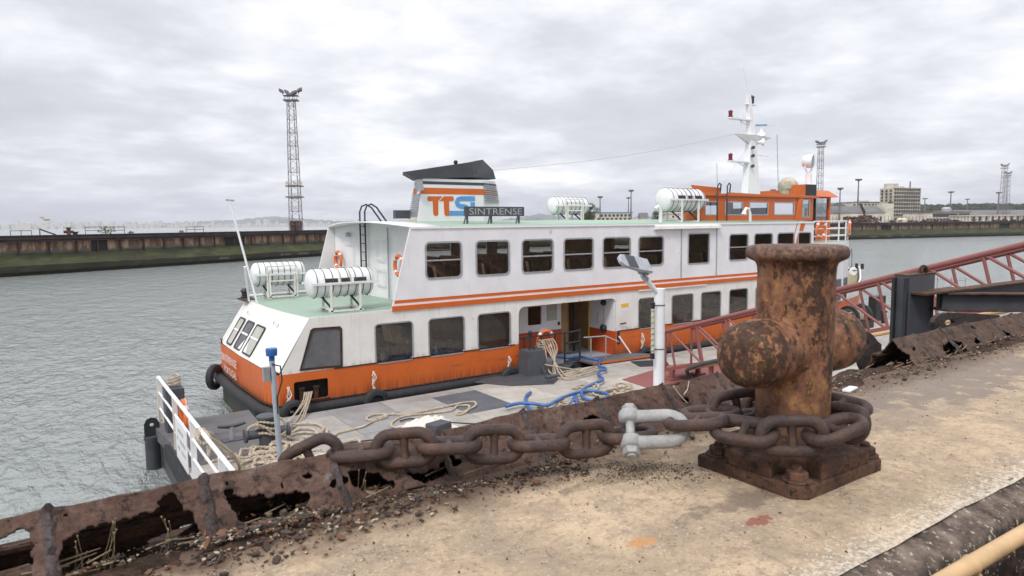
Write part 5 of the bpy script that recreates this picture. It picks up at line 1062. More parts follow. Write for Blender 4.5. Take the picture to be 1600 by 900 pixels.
ropeobj('rope_heap',[tangle(2.35,4.5,13.2,14.9,95,5),tangle(2.6,5.0,13.0,15.0,70,8,amp=.16),tangle(3.8,5.6,13.6,15.0,50,18)],'large tangled heap of tan rope around the foot of the cross bitt','rope',.034,step=.06)
ropeobj('rope_heap',[tangle(3.6,5.2,12.3,13.7,90,15,amp=.2)],'pile of whitish rope in front of the grey post','rope',.035,'ropew',step=.06)
ropeobj('mooring_rope',[mp([(425,672),(455,664),(490,662),(505,668),(500,676),(470,676),(450,683),(475,688),(505,682),(512,672),(500,690),(480,694)],1.05),mp([(430,683),(452,678),(470,670),(492,672),(497,683),(484,690),(470,700)],1.05)],'tan rope loops on the deck right of the cross bitt','rope',.034)
ropeobj('knotted_rope',[[(2.2+.09*math.cos(a),13.0+.12*math.sin(a)+a*.02,2.10+.09*math.sin(a)) for a in [k*.5 for k in range(40)]],[(2.25,13.3,2.05),(2.3,13.1,1.9),(2.2,12.9,1.75),(2.3,13.3,1.7),(2.4,13.6,1.9),(2.8,13.8,1.5),(3.0,14,1.1)],[(2.2,13.3,2.12),(2.5,13.9,1.9),(2.6,14.3,1.6),(3.1,14.3,1.1)]],'tan rope knotted around the white railing','rope',.035)
ropeobj('mooring_rope',[mp([(513,688),(528,677),(547,672),(569,666),(584,658),(603,652),(601,647),(584,648),(573,653),(578,657),(592,653),(612,647),(631,648),(654,644),(688,637),(706,633),(725,629),(741,628),(743,634),(728,642),(713,646),(718,648),(729,643),(733,634),(715,634),(704,642),(669,646),(638,649),(624,653),(612,661),(614,667),(625,668),(640,664)])],'long tan rope snaking across the middle of the pontoon','rope',.033)
ropeobj('rope_heap',[tangle(12.6,14.6,14.3,15.3,60,31,amp=.1),tangle(12.3,13.6,13.7,14.4,40,33,amp=.06)],'tan rope pile beside the blue hose','rope',.03)
ropeobj('rope_heap',[tangle(10.6,12.2,13.6,14.4,45,41,amp=.04)],'flat pale rope coils inside the blue hose loop','rope',.025)
ls=[]
for k in range(6):
    s=Vector((13.62+.10*k,18.17,1.98)); f=PZ(862+5*((k*5)%6),584+2*((k*2)%5),1.05); ls.append([tuple(s+Vector((0,.3,-.3))),tuple(s),tuple(s+Vector((.02,-.25,-.3))),tuple(s.lerp(f,.6)+Vector((0,0,-.15))),tuple(f),tuple(f+Vector((.5,-.05*k,.0))),tuple(f+Vector((1.3+.1*k,.1,.0)))])
ls+= [[(13.5,17.9,1.5),(13.2,17.5,1.35),(13.6,17.0,1.25),(14.2,16.8,1.1),(13.9,16.6,1.1)],[tuple(Vector((13.6,18.1,1.9))+Vector((.12*math.cos(a),.1*math.sin(a),-.012*a))) for a in [k*.5 for k in range(44)]]]
ropeobj('mooring_rope',ls,'bundle of tan mooring lines hanging from the doorway rail onto the pontoon','rope',.024)
m=MB(); q=PZ(861,592,1.12); m.tube([q+Vector((-.2,0,.06)),q+Vector((.25,.0,.08))],.06,8); tag(m.build('chafe_sleeve',M['charcoal'],smooth=50),'short grey sleeve on the mooring lines below the doorway','sleeve')
# blue hose and cables
def hose(name,pts,r,mat,label,cat): m=MB(); m.tube(spline(pts,.05),r,9); return tag(m.build(name,M[mat],smooth=60),label,cat)
hp=[(14.9,19.3,1.12),(15.2,18.6,1.12)]+[tuple(PZ(px,py,1.13)) for px,py in ((905,557),(920,560),(932,562),(938,561),(936,567),(936,572),(945,575),(946,578),(938,579),(935,586),(942,593),(924,601),(911,609),(909,618),(917,624),(932,625),(946,622),(950,617),(936,612),(913,611),(887,618),(868,627),(855,633),(833,631),(812,630),(790,635))]
hose('water_hose',hp,.045,'hose','blue water hose running from the ferry doorway in loops over the pontoon','hose')
hose('water_hose',mp([(829,613),(822,620),(823,632),(833,643),(855,648),(878,643),(893,629),(899,617),(901,629),(903,641)],1.06),.045,'hose','short blue hose bending in a loop left of the tan rope pile','hose')
hose('cable',mp([(520,694),(584,687),(620,682)],1.02)+mp([(660,668),(690,660),(744,662),(776,660),(800,655),(850,646)],1.02),.014,'black','thin black cable lying across the pontoon','cable')
hose('cable',mp([(625,658),(640,654),(652,656),(660,660),(668,655),(664,662)],1.04),.018,'black','black cable coil by the pale rope bundle','cable')
# white cloth, crate
def heap(name,c,rx,ry,h,mat,label,cat,seed):
    m=MB(); n=22; r=random.Random(seed); vs=[]
    for i in range(n):
        for j in range(n):
            u=-1+2*i/(n-1);v=-1+2*j/(n-1); d=max(0,1-u*u-v*v); z=h*d**.6*(.55+.9*abs(mnoise.noise(Vector((u*2.5+seed,v*2.5,seed))))) ; vs.append((c[0]+rx*u+.05*mnoise.noise(Vector((u*4,v*4,seed))),c[1]+ry*v,c[2]+z))
    m.add(vs,[(i*n+j,(i+1)*n+j,(i+1)*n+j+1,i*n+j+1) for i in range(n-1) for j in range(n-1)]); return tag(m.build(name,mat,smooth=True),label,cat)
heap('cloth',(7.4,14.45,1.006),.65,.55,.3,M['ropew'],'crumpled white cloth beside the black crate on the pontoon','cloth',3)
m=MB(); m.obox((7.45,13.95,1.13),(.24,.06,0),(-.05,.18,0),(0,0,.12)); T=m.build('crate',M['charcoal'],bevel=.02); tag(T,'small dark crate on the white cloth','crate')
heap('cloth',(20.9,11.2,1.006),.6,.5,.15,M['grp'],'white and blue plastic sheet on the deck behind the big bollard','sheet',9)
heap('fender_bag',(25.5,13.4,1.006),.4,.4,.25,M['red'],'dull red bag behind the big rusty bollard','bag',12)
# floor plates
def flat(pts,z,mat,name,label,cat): m=MB(); v=[(p.x,p.y,z) for p in pts]; v2=[(p.x,p.y,1.004) for p in pts]; n=len(v); m.add(v+v2,[tuple(range(n))]+[(i,(i+1)%n,n+(i+1)%n,n+i) for i in range(n)]); return tag(m.build(name,mat),label,cat)
flat([PZ(*p,1.01) for p in ((972,593),(1045,571),(1150,560),(1190,600),(1060,622))],1.016,M['red'],'floor_plate','large faded red steel plate under the foot of the gangway','plate')
flat([PZ(*p,1.01) for p in ((985,565),(1040,562),(1046,571),(1000,573))],1.018,M['rubber'],'rubber_mat','black rubber mat on the deck right of the boarding ramp','mat')
flat([PZ(*p,1.01) for p in ((742,598),(800,572),(905,560),(865,600),(800,603))],1.03,M['charcoal'],'steel_plate','dark steel plate under the grey mooring block','plate')
# grey mooring block by the doorway
b=PZ(831,575,1.1); b=Vector((12.95,17.75,1.03)); T=thing('mooring_block','grey tapered steel mooring block left of the ferry doorway','mooring block',b)
m=MB(); m.add([b+Vector(v) for v in ((-.42,-.4,0),(.42,-.4,0),(.42,.3,0),(-.42,.3,0),(-.32,-.28,.78),(.32,-.28,.78),(.32,.25,.78),(-.32,.25,.78))],[(0,1,5,4),(1,2,6,5),(2,3,7,6),(3,0,4,7),(4,5,6,7)]); m.build('body',M['charcoal'],T,bevel=.015)
m=MB(); m.add([b+Vector(v) for v in ((.12,-.4,0),(.12,-.6,0),(.12,-.36,.3),(.15,-.4,0),(.15,-.6,0),(.15,-.36,.3))],[(0,1,2),(3,4,5),(0,1,4,3),(1,2,5,4)]); m.build('gusset',M['charcoal'],T)
m=MB(); m.lathe([(.12,0),(.1,.06)],b+Vector((0,0,.78)),n=12); m.lathe([(.03,0),(.04,.35),(.08,.5),(.05,.55)],b+Vector((-.05,0,.84)),n=8); m.build('top_fitting',M['black'],T)
# grey post with blue lamp
x,y=3.2,12.1; T=thing('lamp_post','thin grey post with a blue cap at the pontoon end','post',(x,y,1)); m=MB(); m.tube([(x+.1,y,1.0),(x-.0,y,3.55)],.05,12); m.build('pole',M['greypaint'],T,smooth=50)
m=MB(); m.lathe([(.05,-.08),(.05,0),(.095,.01),(.10,.12),(.09,.14)],(x,y,3.63),n=16); m.build('blue_lamp',M['lampblue'],T,smooth=50); m=MB(); m.box(x-.16,x-.05,y-.05,y+.05,3.2,3.45); m.build('junction_box',M['alu'],T)
m=MB(); m.tube([(x-.02,y-.06,3.5),(x+.12,y-.08,3.45),(x+.14,y-.08,3.2),(x+.05,y-.06,2.9),(x+.05,y-.06,2.6)],.014,6); m.build('cable',M['black'],T)
# white street lamp
x,y=8.57,8.06; T=thing('street_lamp','white pole lamp with a flat grey LED head leaning out over the pontoon','street lamp',(x,y,1.0))
m=MB(); m.tube([(x,y,1.0),(x,y,4.78)],.092,24); m.build('pole',M['whitepaint2'],T,smooth=50)
a=Vector((x-.05,y,4.70));b=PY(1010,437,8.06);c_=PY(1003,427,8.06)
m=MB(); m.tube([a,b],.042,12); m.build('arm',M['whitepaint2'],T,smooth=50)
m=MB(); m.tube([b,b.lerp(c_,.8)],.055,10); m.build('joint',M['alu'],T)
h0=PY(1013,418,8.06);h1=PY(965,408,8.06)
D_=(h1-h0); ez=D_.cross(Vector((0,1,0))).normalized(); ez=-ez if ez.z<0 else ez; L_=D_.length; ex=D_.normalized()
tl=(Vector((0,1,0))*.66+ez*.75).normalized(); nn=ex.cross(tl).normalized(); nn=-nn if nn.z<0 else nn
P_=lambda u,v,d:tuple(h0+ex*u+tl*v+nn*d)
m=MB(); m.plate([(0,-.14),(.0,.14),(L_*.5,.15),(L_*.9,.12),(L_,.05),(L_,-.05),(L_*.9,-.12),(L_*.5,-.15)],[],.06,lambda u,v,d:P_(u,v,d)); m.build('lamp_head',M['alu'],T,bevel=.012)
m=MB(); m.plate([(-.03,-.1),(-.03,.1),(L_*.3,.11),(L_*.3,-.11)],[],.09,lambda u,v,d:P_(u,v,d-.1)); m.build('driver_box',M['greypaint'],T,bevel=.02)
for k in range(6): m=MB(); u=L_*.5+k*.035; m.plate([(u-.012,-.12),(u-.012,.12),(u+.014,.12),(u+.014,-.12)],[],.012,lambda a_,v,d:P_(a_,v,.06+d)); m.build('cooling_fin',M['charcoal'],T)
m=MB(); q=PY(1020,477,8.0); q2=PY(1020,556,8.0); m.tube([q,q2],.03,10); m.build('tube_light',M['cream'],T,smooth=50)
for z in (q.z,q2.z): m=MB(); m.lathe([(.04,-.05),(.04,.05)],(q.x,q.y,z),n=10); m.build('light_cap',M['black'],T)
for k in range(1,9): m=MB(); z=q.z+(q2.z-q.z)*k/9; m.lathe([(.036,-.008),(.036,.008)],(q.x,q.y,z),n=10); m.build('light_ring',M['alu'],T)
for z in (4.5,3.75): m=MB(); m.lathe([(.097,-.008),(.097,.008)],(x,y,z),n=24); m.tube([(x-.09,y-.03,z),(q.x,q.y,z)],.01,5); m.build('clamp_band',M['charcoal'],T)
# black items at the far bow end
T=thing('winch','black winch drum with ropes beyond the gangway at the bow end of the pontoon','winch',(30,16.6,1))
m=MB(); m.lathe([(.5,-.6),(.5,-.5),(.3,-.45),(.3,.45),(.5,.5),(.5,.6)],(30.4,16.6,1.55),(1,0,0),n=18); m.build('drum',M['black'],T,smooth=50); m=MB(); m.box(29.7,31.1,16.1,17.1,1,1.35); m.build('base',M['black'],T)
ropeobj('mooring_rope',[[(30.0+.16*k,16.6+.32*math.cos(a),1.55+.32*math.sin(a)) for a in [j*.5 for j in range(13)]] for k in range(-1,5)]+[[(30,16.4,1.8),(27,17,1.35),(25,17.6,1.2)],[(30.3,16.3,1.6),(27.5,16.5,1.2),(25.5,17.2,1.1)]],'tan rope wound on the black winch drum','rope',.04,step=.1)
box_=MB(); box_.box(33.0,33.9,17.0,17.4,1,2.2); tag(box_.build('steel_box',M['black'],bevel=.03),'upright black steel box at the bow end of the pontoon','box')
T=thing('deck_gate','thin wire mesh gate standing at the far right end of the pontoon','gate',(35,15,1))
for k in range(5): m=MB(); m.beam((35,14+.6*k,1),(35,14+.6*k,3.2),.03,.03,(1,0,0)); m.build('upright',M['alu'],T)
for k in range(4): m=MB(); m.beam((35,14,1.2+.62*k),(35,16.4,1.2+.62*k),.03,.03); m.build('crossbar',M['alu'],T)
q=PZ(1380,505,1.0); m=MB(); m.lathe([(.1,0),(.1,.5),(.16,.52),(.16,.6)],(q.x,q.y,1.0),n=12); tag(m.build('mooring_post',M['black'],smooth=50),'small black mooring post beside the mesh gate','bollard')
# ================================================================ GANGWAY
G=thing('gangway','red painted truss gangway sloping from the pontoon up to the quay','gangway',(16.5,14.6,1.0))
zt_=lambda y:2.49+(14.66-y)*.3118; zb=lambda y:1.28+(14.64-y)*.3178
for X_ in (15.9,17.1):
    m=MB(); m.tube([(X_,14.7,zt_(14.7)),(X_,2.7,zt_(2.7))],.062,12); m.build('top_chord',M['red'],G,smooth=50)
    m=MB(); m.beam((X_,14.7,zb(14.7)),(X_,2.7,zb(2.7)),.09,.09); m.build('bottom_chord',M['red'],G)
    y=14.55;k=0
    while y>3.2:
        m=MB(); m.tube([(X_,y,zt_(y)),(X_,y-.28,zb(y-.28))],.036,8); m.build('upright',M['red'],G,smooth=50)
        if y-1.06-.28>2.6: m=MB(); m.tube([(X_,y-.02,zt_(y)),(X_,y-1.06-.24,zb(y-1.3))],.034,8); m.build('diagonal',M['red'],G,smooth=50)
        y-=1.06
    m=MB(); m.tube([(X_,14.68,zt_(14.68)),(X_,14.68,1.3)],.036,8); m.build('end_post',M['red'],G,smooth=50)
    m=MB(); m.beam((X_,14.4,1.02),(X_,14.4,1.36),.14,.1,(1,0,0)); m.beam((X_-.2,14.4,1.04),(X_+.2,14.4,1.04),.3,.05); m.build('foot',M['red'],G)
    m=MB(); m.beam((X_,12.9,1.02),(X_,12.9,1.8),.1,.1,(1,0,0)); m.beam((X_-.2,12.9,1.04),(X_+.2,12.9,1.04),.3,.05); m.build('foot',M['red'],G)
m=MB(); m.add([(x,y,zb(y)+dz) for y in (14.7,2.7) for x in (15.97,17.03) for dz in (0,.03)],[(0,2,6,4),(1,3,7,5),(0,1,5,4),(2,3,7,6),(0,1,3,2),(4,5,7,6)]); m.build('walkway',M['rustdark'],G)
m=MB(); m.tube([(15.82,13.6,zb(13.6)-.1),(15.82,2.7,zb(2.7)-.1)],.05,10); m.build('side_pipe',M['bamboo'],G,smooth=50)
hose('hose',[tuple(PZ(1073,604,1.05)),tuple(PZ(1080,592,1.15)),(15.7,13.6,1.5),(15.7,12.6,1.92),(15.75,11.5,2.2)],.06,'charcoal','dark grey hose climbing from the deck onto the gangway','hose')
# ================================================================ PILE AND BEAMS
y0=3.5; xa=7.45; xb=8.01; yb=PX(1397,433,xa).y; ztp=5.31
T=thing('guide_pile','black steel box pile with a rusty lifting eye on its top','pile',(7.7,3.7,0))
m=MB(); m.box(xa,xb,y0,yb,-1.5,ztp); m.build('pile_body',M['charcoal'],T,bevel=.01)
m=MB(); m.box(xa-.004,xb+.004,y0-.004,yb+.004,ztp,ztp+.012); m.build('pile_cap',M['baserust'],T)
for yy in (y0+.02,yb-.02): m=MB(); m.beam((xa-.03,yy,-1),(xa-.03,yy,ztp-.02),.05,.03,(0,1,0)); m.build('flange',M['black'],T)
q=Vector((xa+.35,(y0+yb)/2-.05,ztp+.02)); m=MB(); m.tube([q+Vector((.06*math.cos(a),0,.06*math.sin(a))) for a in [math.pi*k/10 for k in range(11)]],.025,8); m.build('lifting_eye',M['rustdark'],T,smooth=50)
def ibeam(a,b,h,w,parent,name='beam'):
    a=Vector(a);b=Vector(b); m=MB(); m.beam(a,b,.015,h-.03); m.build(name+'_web',M['charcoal'],parent)
    for s in (1,-1): m=MB(); m.beam(a+Vector((0,0,s*(h/2-.008))),b+Vector((0,0,s*(h/2-.008))),w,.016); m.build(name+'_flange',M['baserust'],parent)
zc=PY(1466,487,y0-.02).z
ib=thing('support_beams','pair of rusty I-beams joining the black pile to the quay','steel beam',(8.5,3.3,5))
z1=PY(1455,470,3.45).z
A1=Vector((xb-.12,3.42,z1)); B1=PY(1600,465,2.75); B1=A1+(Vector((11.5,3.35,z1-.02))-A1)
ibeam(A1,(12.5,3.45,z1-.03),.20,.16,ib); e2=PY(1600,480,2.55)
ibeam((xb-.1,3.38,z1-.01),(e2.x+2.2,2.45,z1-.08),.20,.16,ib)
m=MB(); m.beam((xa+.02,3.44,z1+.1),(xb+.35,3.40,z1+.105),.22,.02); m.build('gusset_plate',M['baserust'],ib)
# ================================================================ QUAY
rn=random.Random(77)
m=MB(); nx,ny=240,26; vs=[]
for i in range(nx+1):
    x=-4+24*i/nx
    for j in range(ny+1):
        y=.90+1.12*j/ny; z=5.0+.006*mnoise.noise(Vector((x*2,y*2,0)))+.003*mnoise.noise(Vector((x*9,y*9,3)))
        if j==0: y+=.008*mnoise.noise(Vector((x*5,0,1)))+.010*mnoise.noise(Vector((x*30,0,1)))
        vs.append((x,y,z))
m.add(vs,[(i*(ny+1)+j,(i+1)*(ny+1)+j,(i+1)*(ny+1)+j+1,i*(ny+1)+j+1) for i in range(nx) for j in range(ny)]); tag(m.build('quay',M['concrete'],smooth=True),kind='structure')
m=MB(); m.box(-4,20,.93,2.02,-1.5,4.975); tag(m.build('quay_wall',M['edge']),'dark weathered body of the quay wall below its concrete cap','wall')
m=MB(); m.box(-30,60,-14,.93,-1.5,4.35); tag(m.build('quay_apron',M['soil']),kind='structure')
m=MB(); m.box(20,60,.93,2.4,-1.5,5.0); m.box(-30,-4,.93,2.4,-1.5,5.0); tag(m.build('quay_extension',M['concrete']),kind='structure')
# near arris: rusted angle and broken concrete
m=MB(); nx=420; prof=[(.935,4.994),(.915,4.997),(.885,4.99),(.855,4.984),(.83,4.975),(.81,4.955),(.80,4.92),(.79,4.84),(.80,4.6),(.80,4.34)]; vs=[];K=len(prof)
for i in range(nx+1):
    x=.6+4.4*i/nx
    for k,(y,z) in enumerate(prof):
        a=mnoise.noise(Vector((x*9,k*.6,2)))*.006+mnoise.noise(Vector((x*33,k*1.3,5)))*.006; b=mnoise.noise(Vector((x*6,k*.3,9)))*.010
        vs.append((x,y+a*(1.6 if k>1 else .4)+b*(k>2),z+(a*.7 if k else 0)))
m.add(vs,[(i*K+k,(i+1)*K+k,(i+1)*K+k+1,i*K+k+1) for i in range(nx) for k in range(K-1)]); tag(m.build('edge_angle',M['edge'],smooth=60),'rusted lichen covered steel edge along the near side of the quay','edge strip')
# bamboo pole
T=thing('bamboo_pole','smooth tan bamboo pole crossing the bottom right corner','pole',(1.6,.6,5.0))
a=PY(1440,912,.6);b=PY(1640,797,.6); a.z-=.022;b.z-=.022; m=MB(); d=(b-a); 
pts=[a-d*.6,a+d*.31,a+d*.325,a+d*.335,a+d*.345,a+d*.36,b+d*.8]; m.tube(pts,[.0185,.0185,.019,.0215,.019,.0185,.0185],24); m.build('cane',M['bamboo'],T,smooth=60)
m=MB(); q=a+d*.36; m.tube([q+Vector((0,0,-.015)),q+Vector((.01,-.01,-.035)),q+Vector((.02,-.01,-.045))],[.008,.006,.004],6); m.build('stub',M['bamboo'],T)
# ---------------------------------------------------------------- rusted coping
def inpoly(x,y,P):
    c=False;n=len(P);j=n-1
    for i in range(n):
        if (P[i][1]>y)!=(P[j][1]>y) and x<(P[j][0]-P[i][0])*(y-P[i][1])/(P[j][1]-P[i][1])+P[i][0]: c=not c
        j=i
    return c
def proj(p):
    q=p-EYE; z=q.dot(fw); return 800+F*q.dot(rt)/z,450-F*q.dot(up)/z
# corroded openings, outlined on the sloping face as (x along the quay, height fraction 0 foot..1 ridge)
def onslope(px,py):
    # hit the sloping near face: plane through foot (y=2.0,z=4.98) and ridge (y=2.17,z=5.15)
    n=Vector((0,-.17,.17)).normalized(); d=ray(px,py); t=(Vector((0,2.0,4.98))-EYE).dot(n)/d.dot(n); p=EYE+d*t; return (p.x,(p.z-4.98)/.17)
H=[[(-40,846),(0,841),(16,836),(28,826),(37,824),(45,831),(46,847),(50,857),(47,871),(52,880),(49,960),(-40,960)],
   [(95,885),(96,862),(100,845),(110,836),(120,832),(125,827),(140,820),(172,815),(190,813),(222,803),(240,796),(252,787),(247,782),(250,775),(265,770),(282,770),(280,780),(285,790),(282,795),(300,800),(305,807),(310,825),(315,835),(318,860),(300,930),(100,980)],
   [(357,790),(360,773),(377,777),(407,770),(417,780),(433,773),(453,767),(483,767),(487,780),(480,790),(493,800),(470,820),(420,830),(390,826),(362,800)],
   [(352,772),(356,764),(362,766),(364,776),(360,780)],[(352,757),(356,755),(358,759),(354,761)],[(472,742),(482,736),(488,741),(480,747),(474,746)],[(436,760),(442,757),(445,763),(440,766)],
   [(101,805),(106,804),(108,809),(103,810)],
   [(544,736),(568,729),(574,738),(590,740),(602,749),(619,751),(616,760),(602,764),(585,772),(568,770),(556,759),(544,746)],[(632,738),(652,737),(671,734),(700,730),(700,742),(682,748),(660,754),(642,746)],
   [(697,704),(705,700),(712,710),(708,722),(700,718)],[(912,653),(925,644),(938,650),(934,660),(922,656)],
   [(1474,540),(1486,530),(1492,533),(1504,534),(1510,544),(1516,550),(1496,552),(1474,548)],[(1522,534),(1526,526),(1533,534),(1528,537)],[(1566,516),(1590,528),(1568,524)],[(1517,509),(1526,512),(1521,515)],[(1424,544),(1430,541),(1431,546),(1426,548)],
   [(1020,642),(1024,640),(1027,645),(1022,647)]]
HS=[[onslope(*p) for p in P] for P in H]
def coping(name,label,x0,x1,seed,end_bend=0):
    T=thing(name,label,'coping',((x0+x1)/2,2.15,5.0),'corroded steel coping along the quay edge'); st=.0055 if x0<4 else .009; nx=int((x1-x0)/st); ns=36 if x0<4 else 24
    ridge=lambda x:(2.17+.006*math.sin(x*5)+.008*mnoise.noise(Vector((x*2.3,0,seed))),5.148+.007*mnoise.noise(Vector((x*3,5,seed)))+.005*mnoise.noise(Vector((x*11,5,seed))))
    def pt(x,s):   # s 0..1 near face, 1..2 far face
        ry,rz=ridge(x)
        if s<=1: y=2.0+(ry-2.0)*s; z=4.98+(rz-4.98)*s
        else: y=ry+(2.38-ry)*(s-1); z=rz+(4.88-rz)*(s-1)
        nn=mnoise.noise(Vector((x*9,s*3,seed)))*.006+mnoise.noise(Vector((x*28,s*9,seed)))*.0028+mnoise.noise(Vector((x*70,s*20,seed)))*.0012
        rib=abs(((x+.03)/.39+.5)%1-.5)*.39; nn+=.010*max(0,1-rib/.06)
        return (x,y-nn*.7,z+nn*.7)
    for face,s0,s1,nm in ((0,0,1,'near_plate'),(1,1,2,'far_plate')):
        m=MB(); vs=[pt(x0+st*i+(0 if s0 else end_bend*(0)),s0+(s1-s0)*j/ns) for i in range(nx+1) for j in range(ns+1)]; keep=[]
        hs=[(P,min(p[0] for p in P),max(p[0] for p in P)) for P in HS]
        for i in range(nx):
            x=x0+st*(i+.5); act=[P for P,a,b in hs if a-.05<x<b+.05]
            for j in range(ns):
                s=s0+(s1-s0)*(j+.5)/ns
                wx=x+.012*mnoise.noise(Vector((x*40,s*8,7))); wy=s+.05*mnoise.noise(Vector((x*40,s*8,17)))
                if face==0 and any(inpoly(wx,wy,P) for P in act): continue
                if face==1:
                    if mnoise.noise(Vector((x*4.5,s*3,31)))>.5: continue
                    if x<.0 and 1.10<s<1.38: continue
                if face==0 and mnoise.noise(Vector((x*6,s*3.5,51+seed)))-.35*s>.36: continue
                if s<.06+.05*mnoise.noise(Vector((x*15,0,3))): continue
                e=min(x-x0,x1-x)
                if e<.05+.05*mnoise.noise(Vector((x*3,s*6,seed))): continue
                keep.append((i*(ns+1)+j,(i+1)*(ns+1)+j,(i+1)*(ns+1)+j+1,i*(ns+1)+j+1))
        m.add(vs,keep); used=sorted({k for f in keep for k in f}); mp_={k:i for i,k in enumerate(used)}; m2=MB(); m2.v=[vs[k] for k in used]; m2.f=[tuple(mp_[k] for k in f) for f in keep]; m2.m=[0]*len(keep)
        o=m2.build(nm,M['rust'] if x0<4 else M['rustbrown'],T,smooth=True)
        q=o.modifiers.new('smooth','SMOOTH'); q.factor=.5; q.iterations=3; o.modifiers.new('solid','SOLIDIFY').thickness=.009
    k=math.ceil((x0+.1+.03)/.39)
    while k*.39-.03<x1-.08:
        x=k*.39-.03; k+=1; m=MB(); n=18; vs=[]
        for i in range(n+1):
            s=.02+1.02*i/n; p=Vector(pt(x,min(s,1))); wv=.007*mnoise.noise(Vector((x*3,s*6,8))); h=.009+.012*mnoise.noise(Vector((x*5,s*9,8)))+(.010 if i>n-2 else 0); nrm=Vector((0,-.7,.7))
            for (dx,dh) in ((-.015+.012*mnoise.noise(Vector((x,s*12,1))),-.004),(-.004,h),(.005,h*.9),(.015+.012*mnoise.noise(Vector((x,s*12,6))),-.004)): q=p+nrm*dh; vs.append((q.x+dx+wv,q.y,q.z))
        m.add(vs,[(i*4+a,i*4+a+1,i*4+5+a,i*4+4+a) for i in range(n) for a in range(3)]); m.build('rib',M['ribsteel'],T,smooth=50)
    # longitudinal angle behind the plates
    m=MB(); m.beam((x0+.02,2.26,5.03),(x1-.02,2.26,5.03),.05,.012); m.beam((x0+.02,2.285,5.0),(x1-.02,2.285,5.0),.012,.06); m.build('inner_angle',M['rustdark'],T)
    return T
M['rustbrown']=rustmat('brown_coping',[(.035,.025,.021),(.075,.048,.036),(.12,.075,.055),(.16,.11,.085)],9)
M['ribsteel']=rustmat('rib_steel',[(.03,.024,.022),(.06,.045,.04),(.10,.078,.075),(.15,.135,.14)],16)
coping('rusted_coping','rust eaten steel coping with torn holes, running from the left corner to the bollard',-1.2,3.22,1)
coping('rusted_coping','brown roof-shaped steel coping with an open near end right of the bollard',4.38,9.5,2)
m=MB(); m.box(-4,4.0,2.42,2.5,3.0,4.82); m.box(-4,4.0,2.03,2.40,3,4.915); tag(m.build('sheet_wall',M['rustdark']),'dark rusty sheet wall hidden behind the coping','wall')
m=MB(); m.box(4.3,20,2.0,2.42,3,4.80);  tag(m.build('sheet_wall',M['rustdark']),'dark rusty sheet wall behind the brown coping on the right','wall')
# trench of rust flakes and soil, debris
m=MB(); nx=300; ny=12; vs=[]
for i in range(nx+1):
    x=-1.3+11*i/nx
    for j in range(ny+1):
        y=1.93+.40*j/ny; n=mnoise.noise(Vector((x*5,y*8,0))); n2=mnoise.noise(Vector((x*19,y*22,4)))
        z=4.985+.028*n+.014*n2+.03*max(0,math.sin(x*2.3+1))*(1 if j<6 else .4)-.05*(j/ny) -(.05 if x<.35 and j>3 else 0)-(.02 if j==0 else 0)
        vs.append((x,y,z))
m.add(vs,[(i*(ny+1)+j,(i+1)*(ny+1)+j,(i+1)*(ny+1)+j+1,i*(ny+1)+j+1) for i in range(nx) for j in range(ny)]); tag(m.build('soil',M['soil'],smooth=True),'dark soil and rust dust in the trench under the coping','soil',kind='stuff')
chipm=[]
for nm,c in (('a',(.045,.029,.021)),('b',(.13,.06,.032)),('c',(.18,.14,.10)),('d',(.075,.055,.044)),('e',(.34,.28,.20))): chipm.append(simple('rust_chip_'+nm,c,.9,.3,40))
m=MB(); rn=random.Random(9)
def chip(x,y,z,s,fl=.4):
    a=Vector((rn.uniform(-1,1),rn.uniform(-1,1),rn.uniform(-.35,.35))).normalized(); b=a.cross(Vector((rn.uniform(-.4,.4),rn.uniform(-.4,.4),1))).normalized(); c=a.cross(b)
    ps=[]; k=rn.choice((5,6)); 
    for i in range(k): t=2*math.pi*i/k; rr=s*rn.uniform(.6,1.2); ps.append(a*math.cos(t)*rr+b*math.sin(t)*rr*.7)
    o=Vector((x,y,z)); vs=[o+p-c*s*fl*.5 for p in ps]+[o+p*rn.uniform(.6,.9)+c*s*fl*.5 for p in ps]; m.add(vs,[tuple(range(k)),tuple(range(k,2*k))]+[(i,(i+1)%k,k+(i+1)%k,k+i) for i in range(k)])
for k in range(20000):
    x=rn.uniform(-1.2,7.0) if k%3 else rn.uniform(.3,1.6); y=2.0+abs(rn.gauss(0,.06))*(1 if rn.random()<.7 else -.9)
    if rn.random()<.12: y=rn.uniform(1.8,2.05)
    if mnoise.noise(Vector((x*3.1,y*9,12)))<rn.uniform(-.55,.15): continue
    s=rn.choice((.0015,.002,.003,.004,.006,.009)) if rn.random()<.975 else rn.uniform(.010,.022)
    n=mnoise.noise(Vector((x*5,y*8,0))); z=4.995+.028*n+.03*max(0,math.sin(x*2.3+1)) if y>1.97 else 5.004
    z-=(.05 if x<.35 and y>2.05 else 0)
    m.mi=rn.choice((0,0,0,0,1,1,2,3,3)) if rn.random()<.9 else (4 if s<.01 else 3); chip(x,y,z+s*.2,s,.5)
for k in range(4200):
    x=rn.uniform(0,7); y=rn.uniform(.95,2.0); 
    if k%2: q=PZ(rn.gauss(960,90),rn.gauss(738,9),5); x,y=q.x,q.y
    elif rn.random()<.5: y=rn.gauss(1.86,.09)
    m.mi=rn.choice((0,0,0,3,0,2)); chip(x,y,5.002,rn.choice((.0012,.002,.003)) if k%9 else .005,.5)
tag(m.build('rust_flakes',chipm),'rust flakes, gravel and splinters scattered along the coping','debris',kind='stuff')
m=MB()
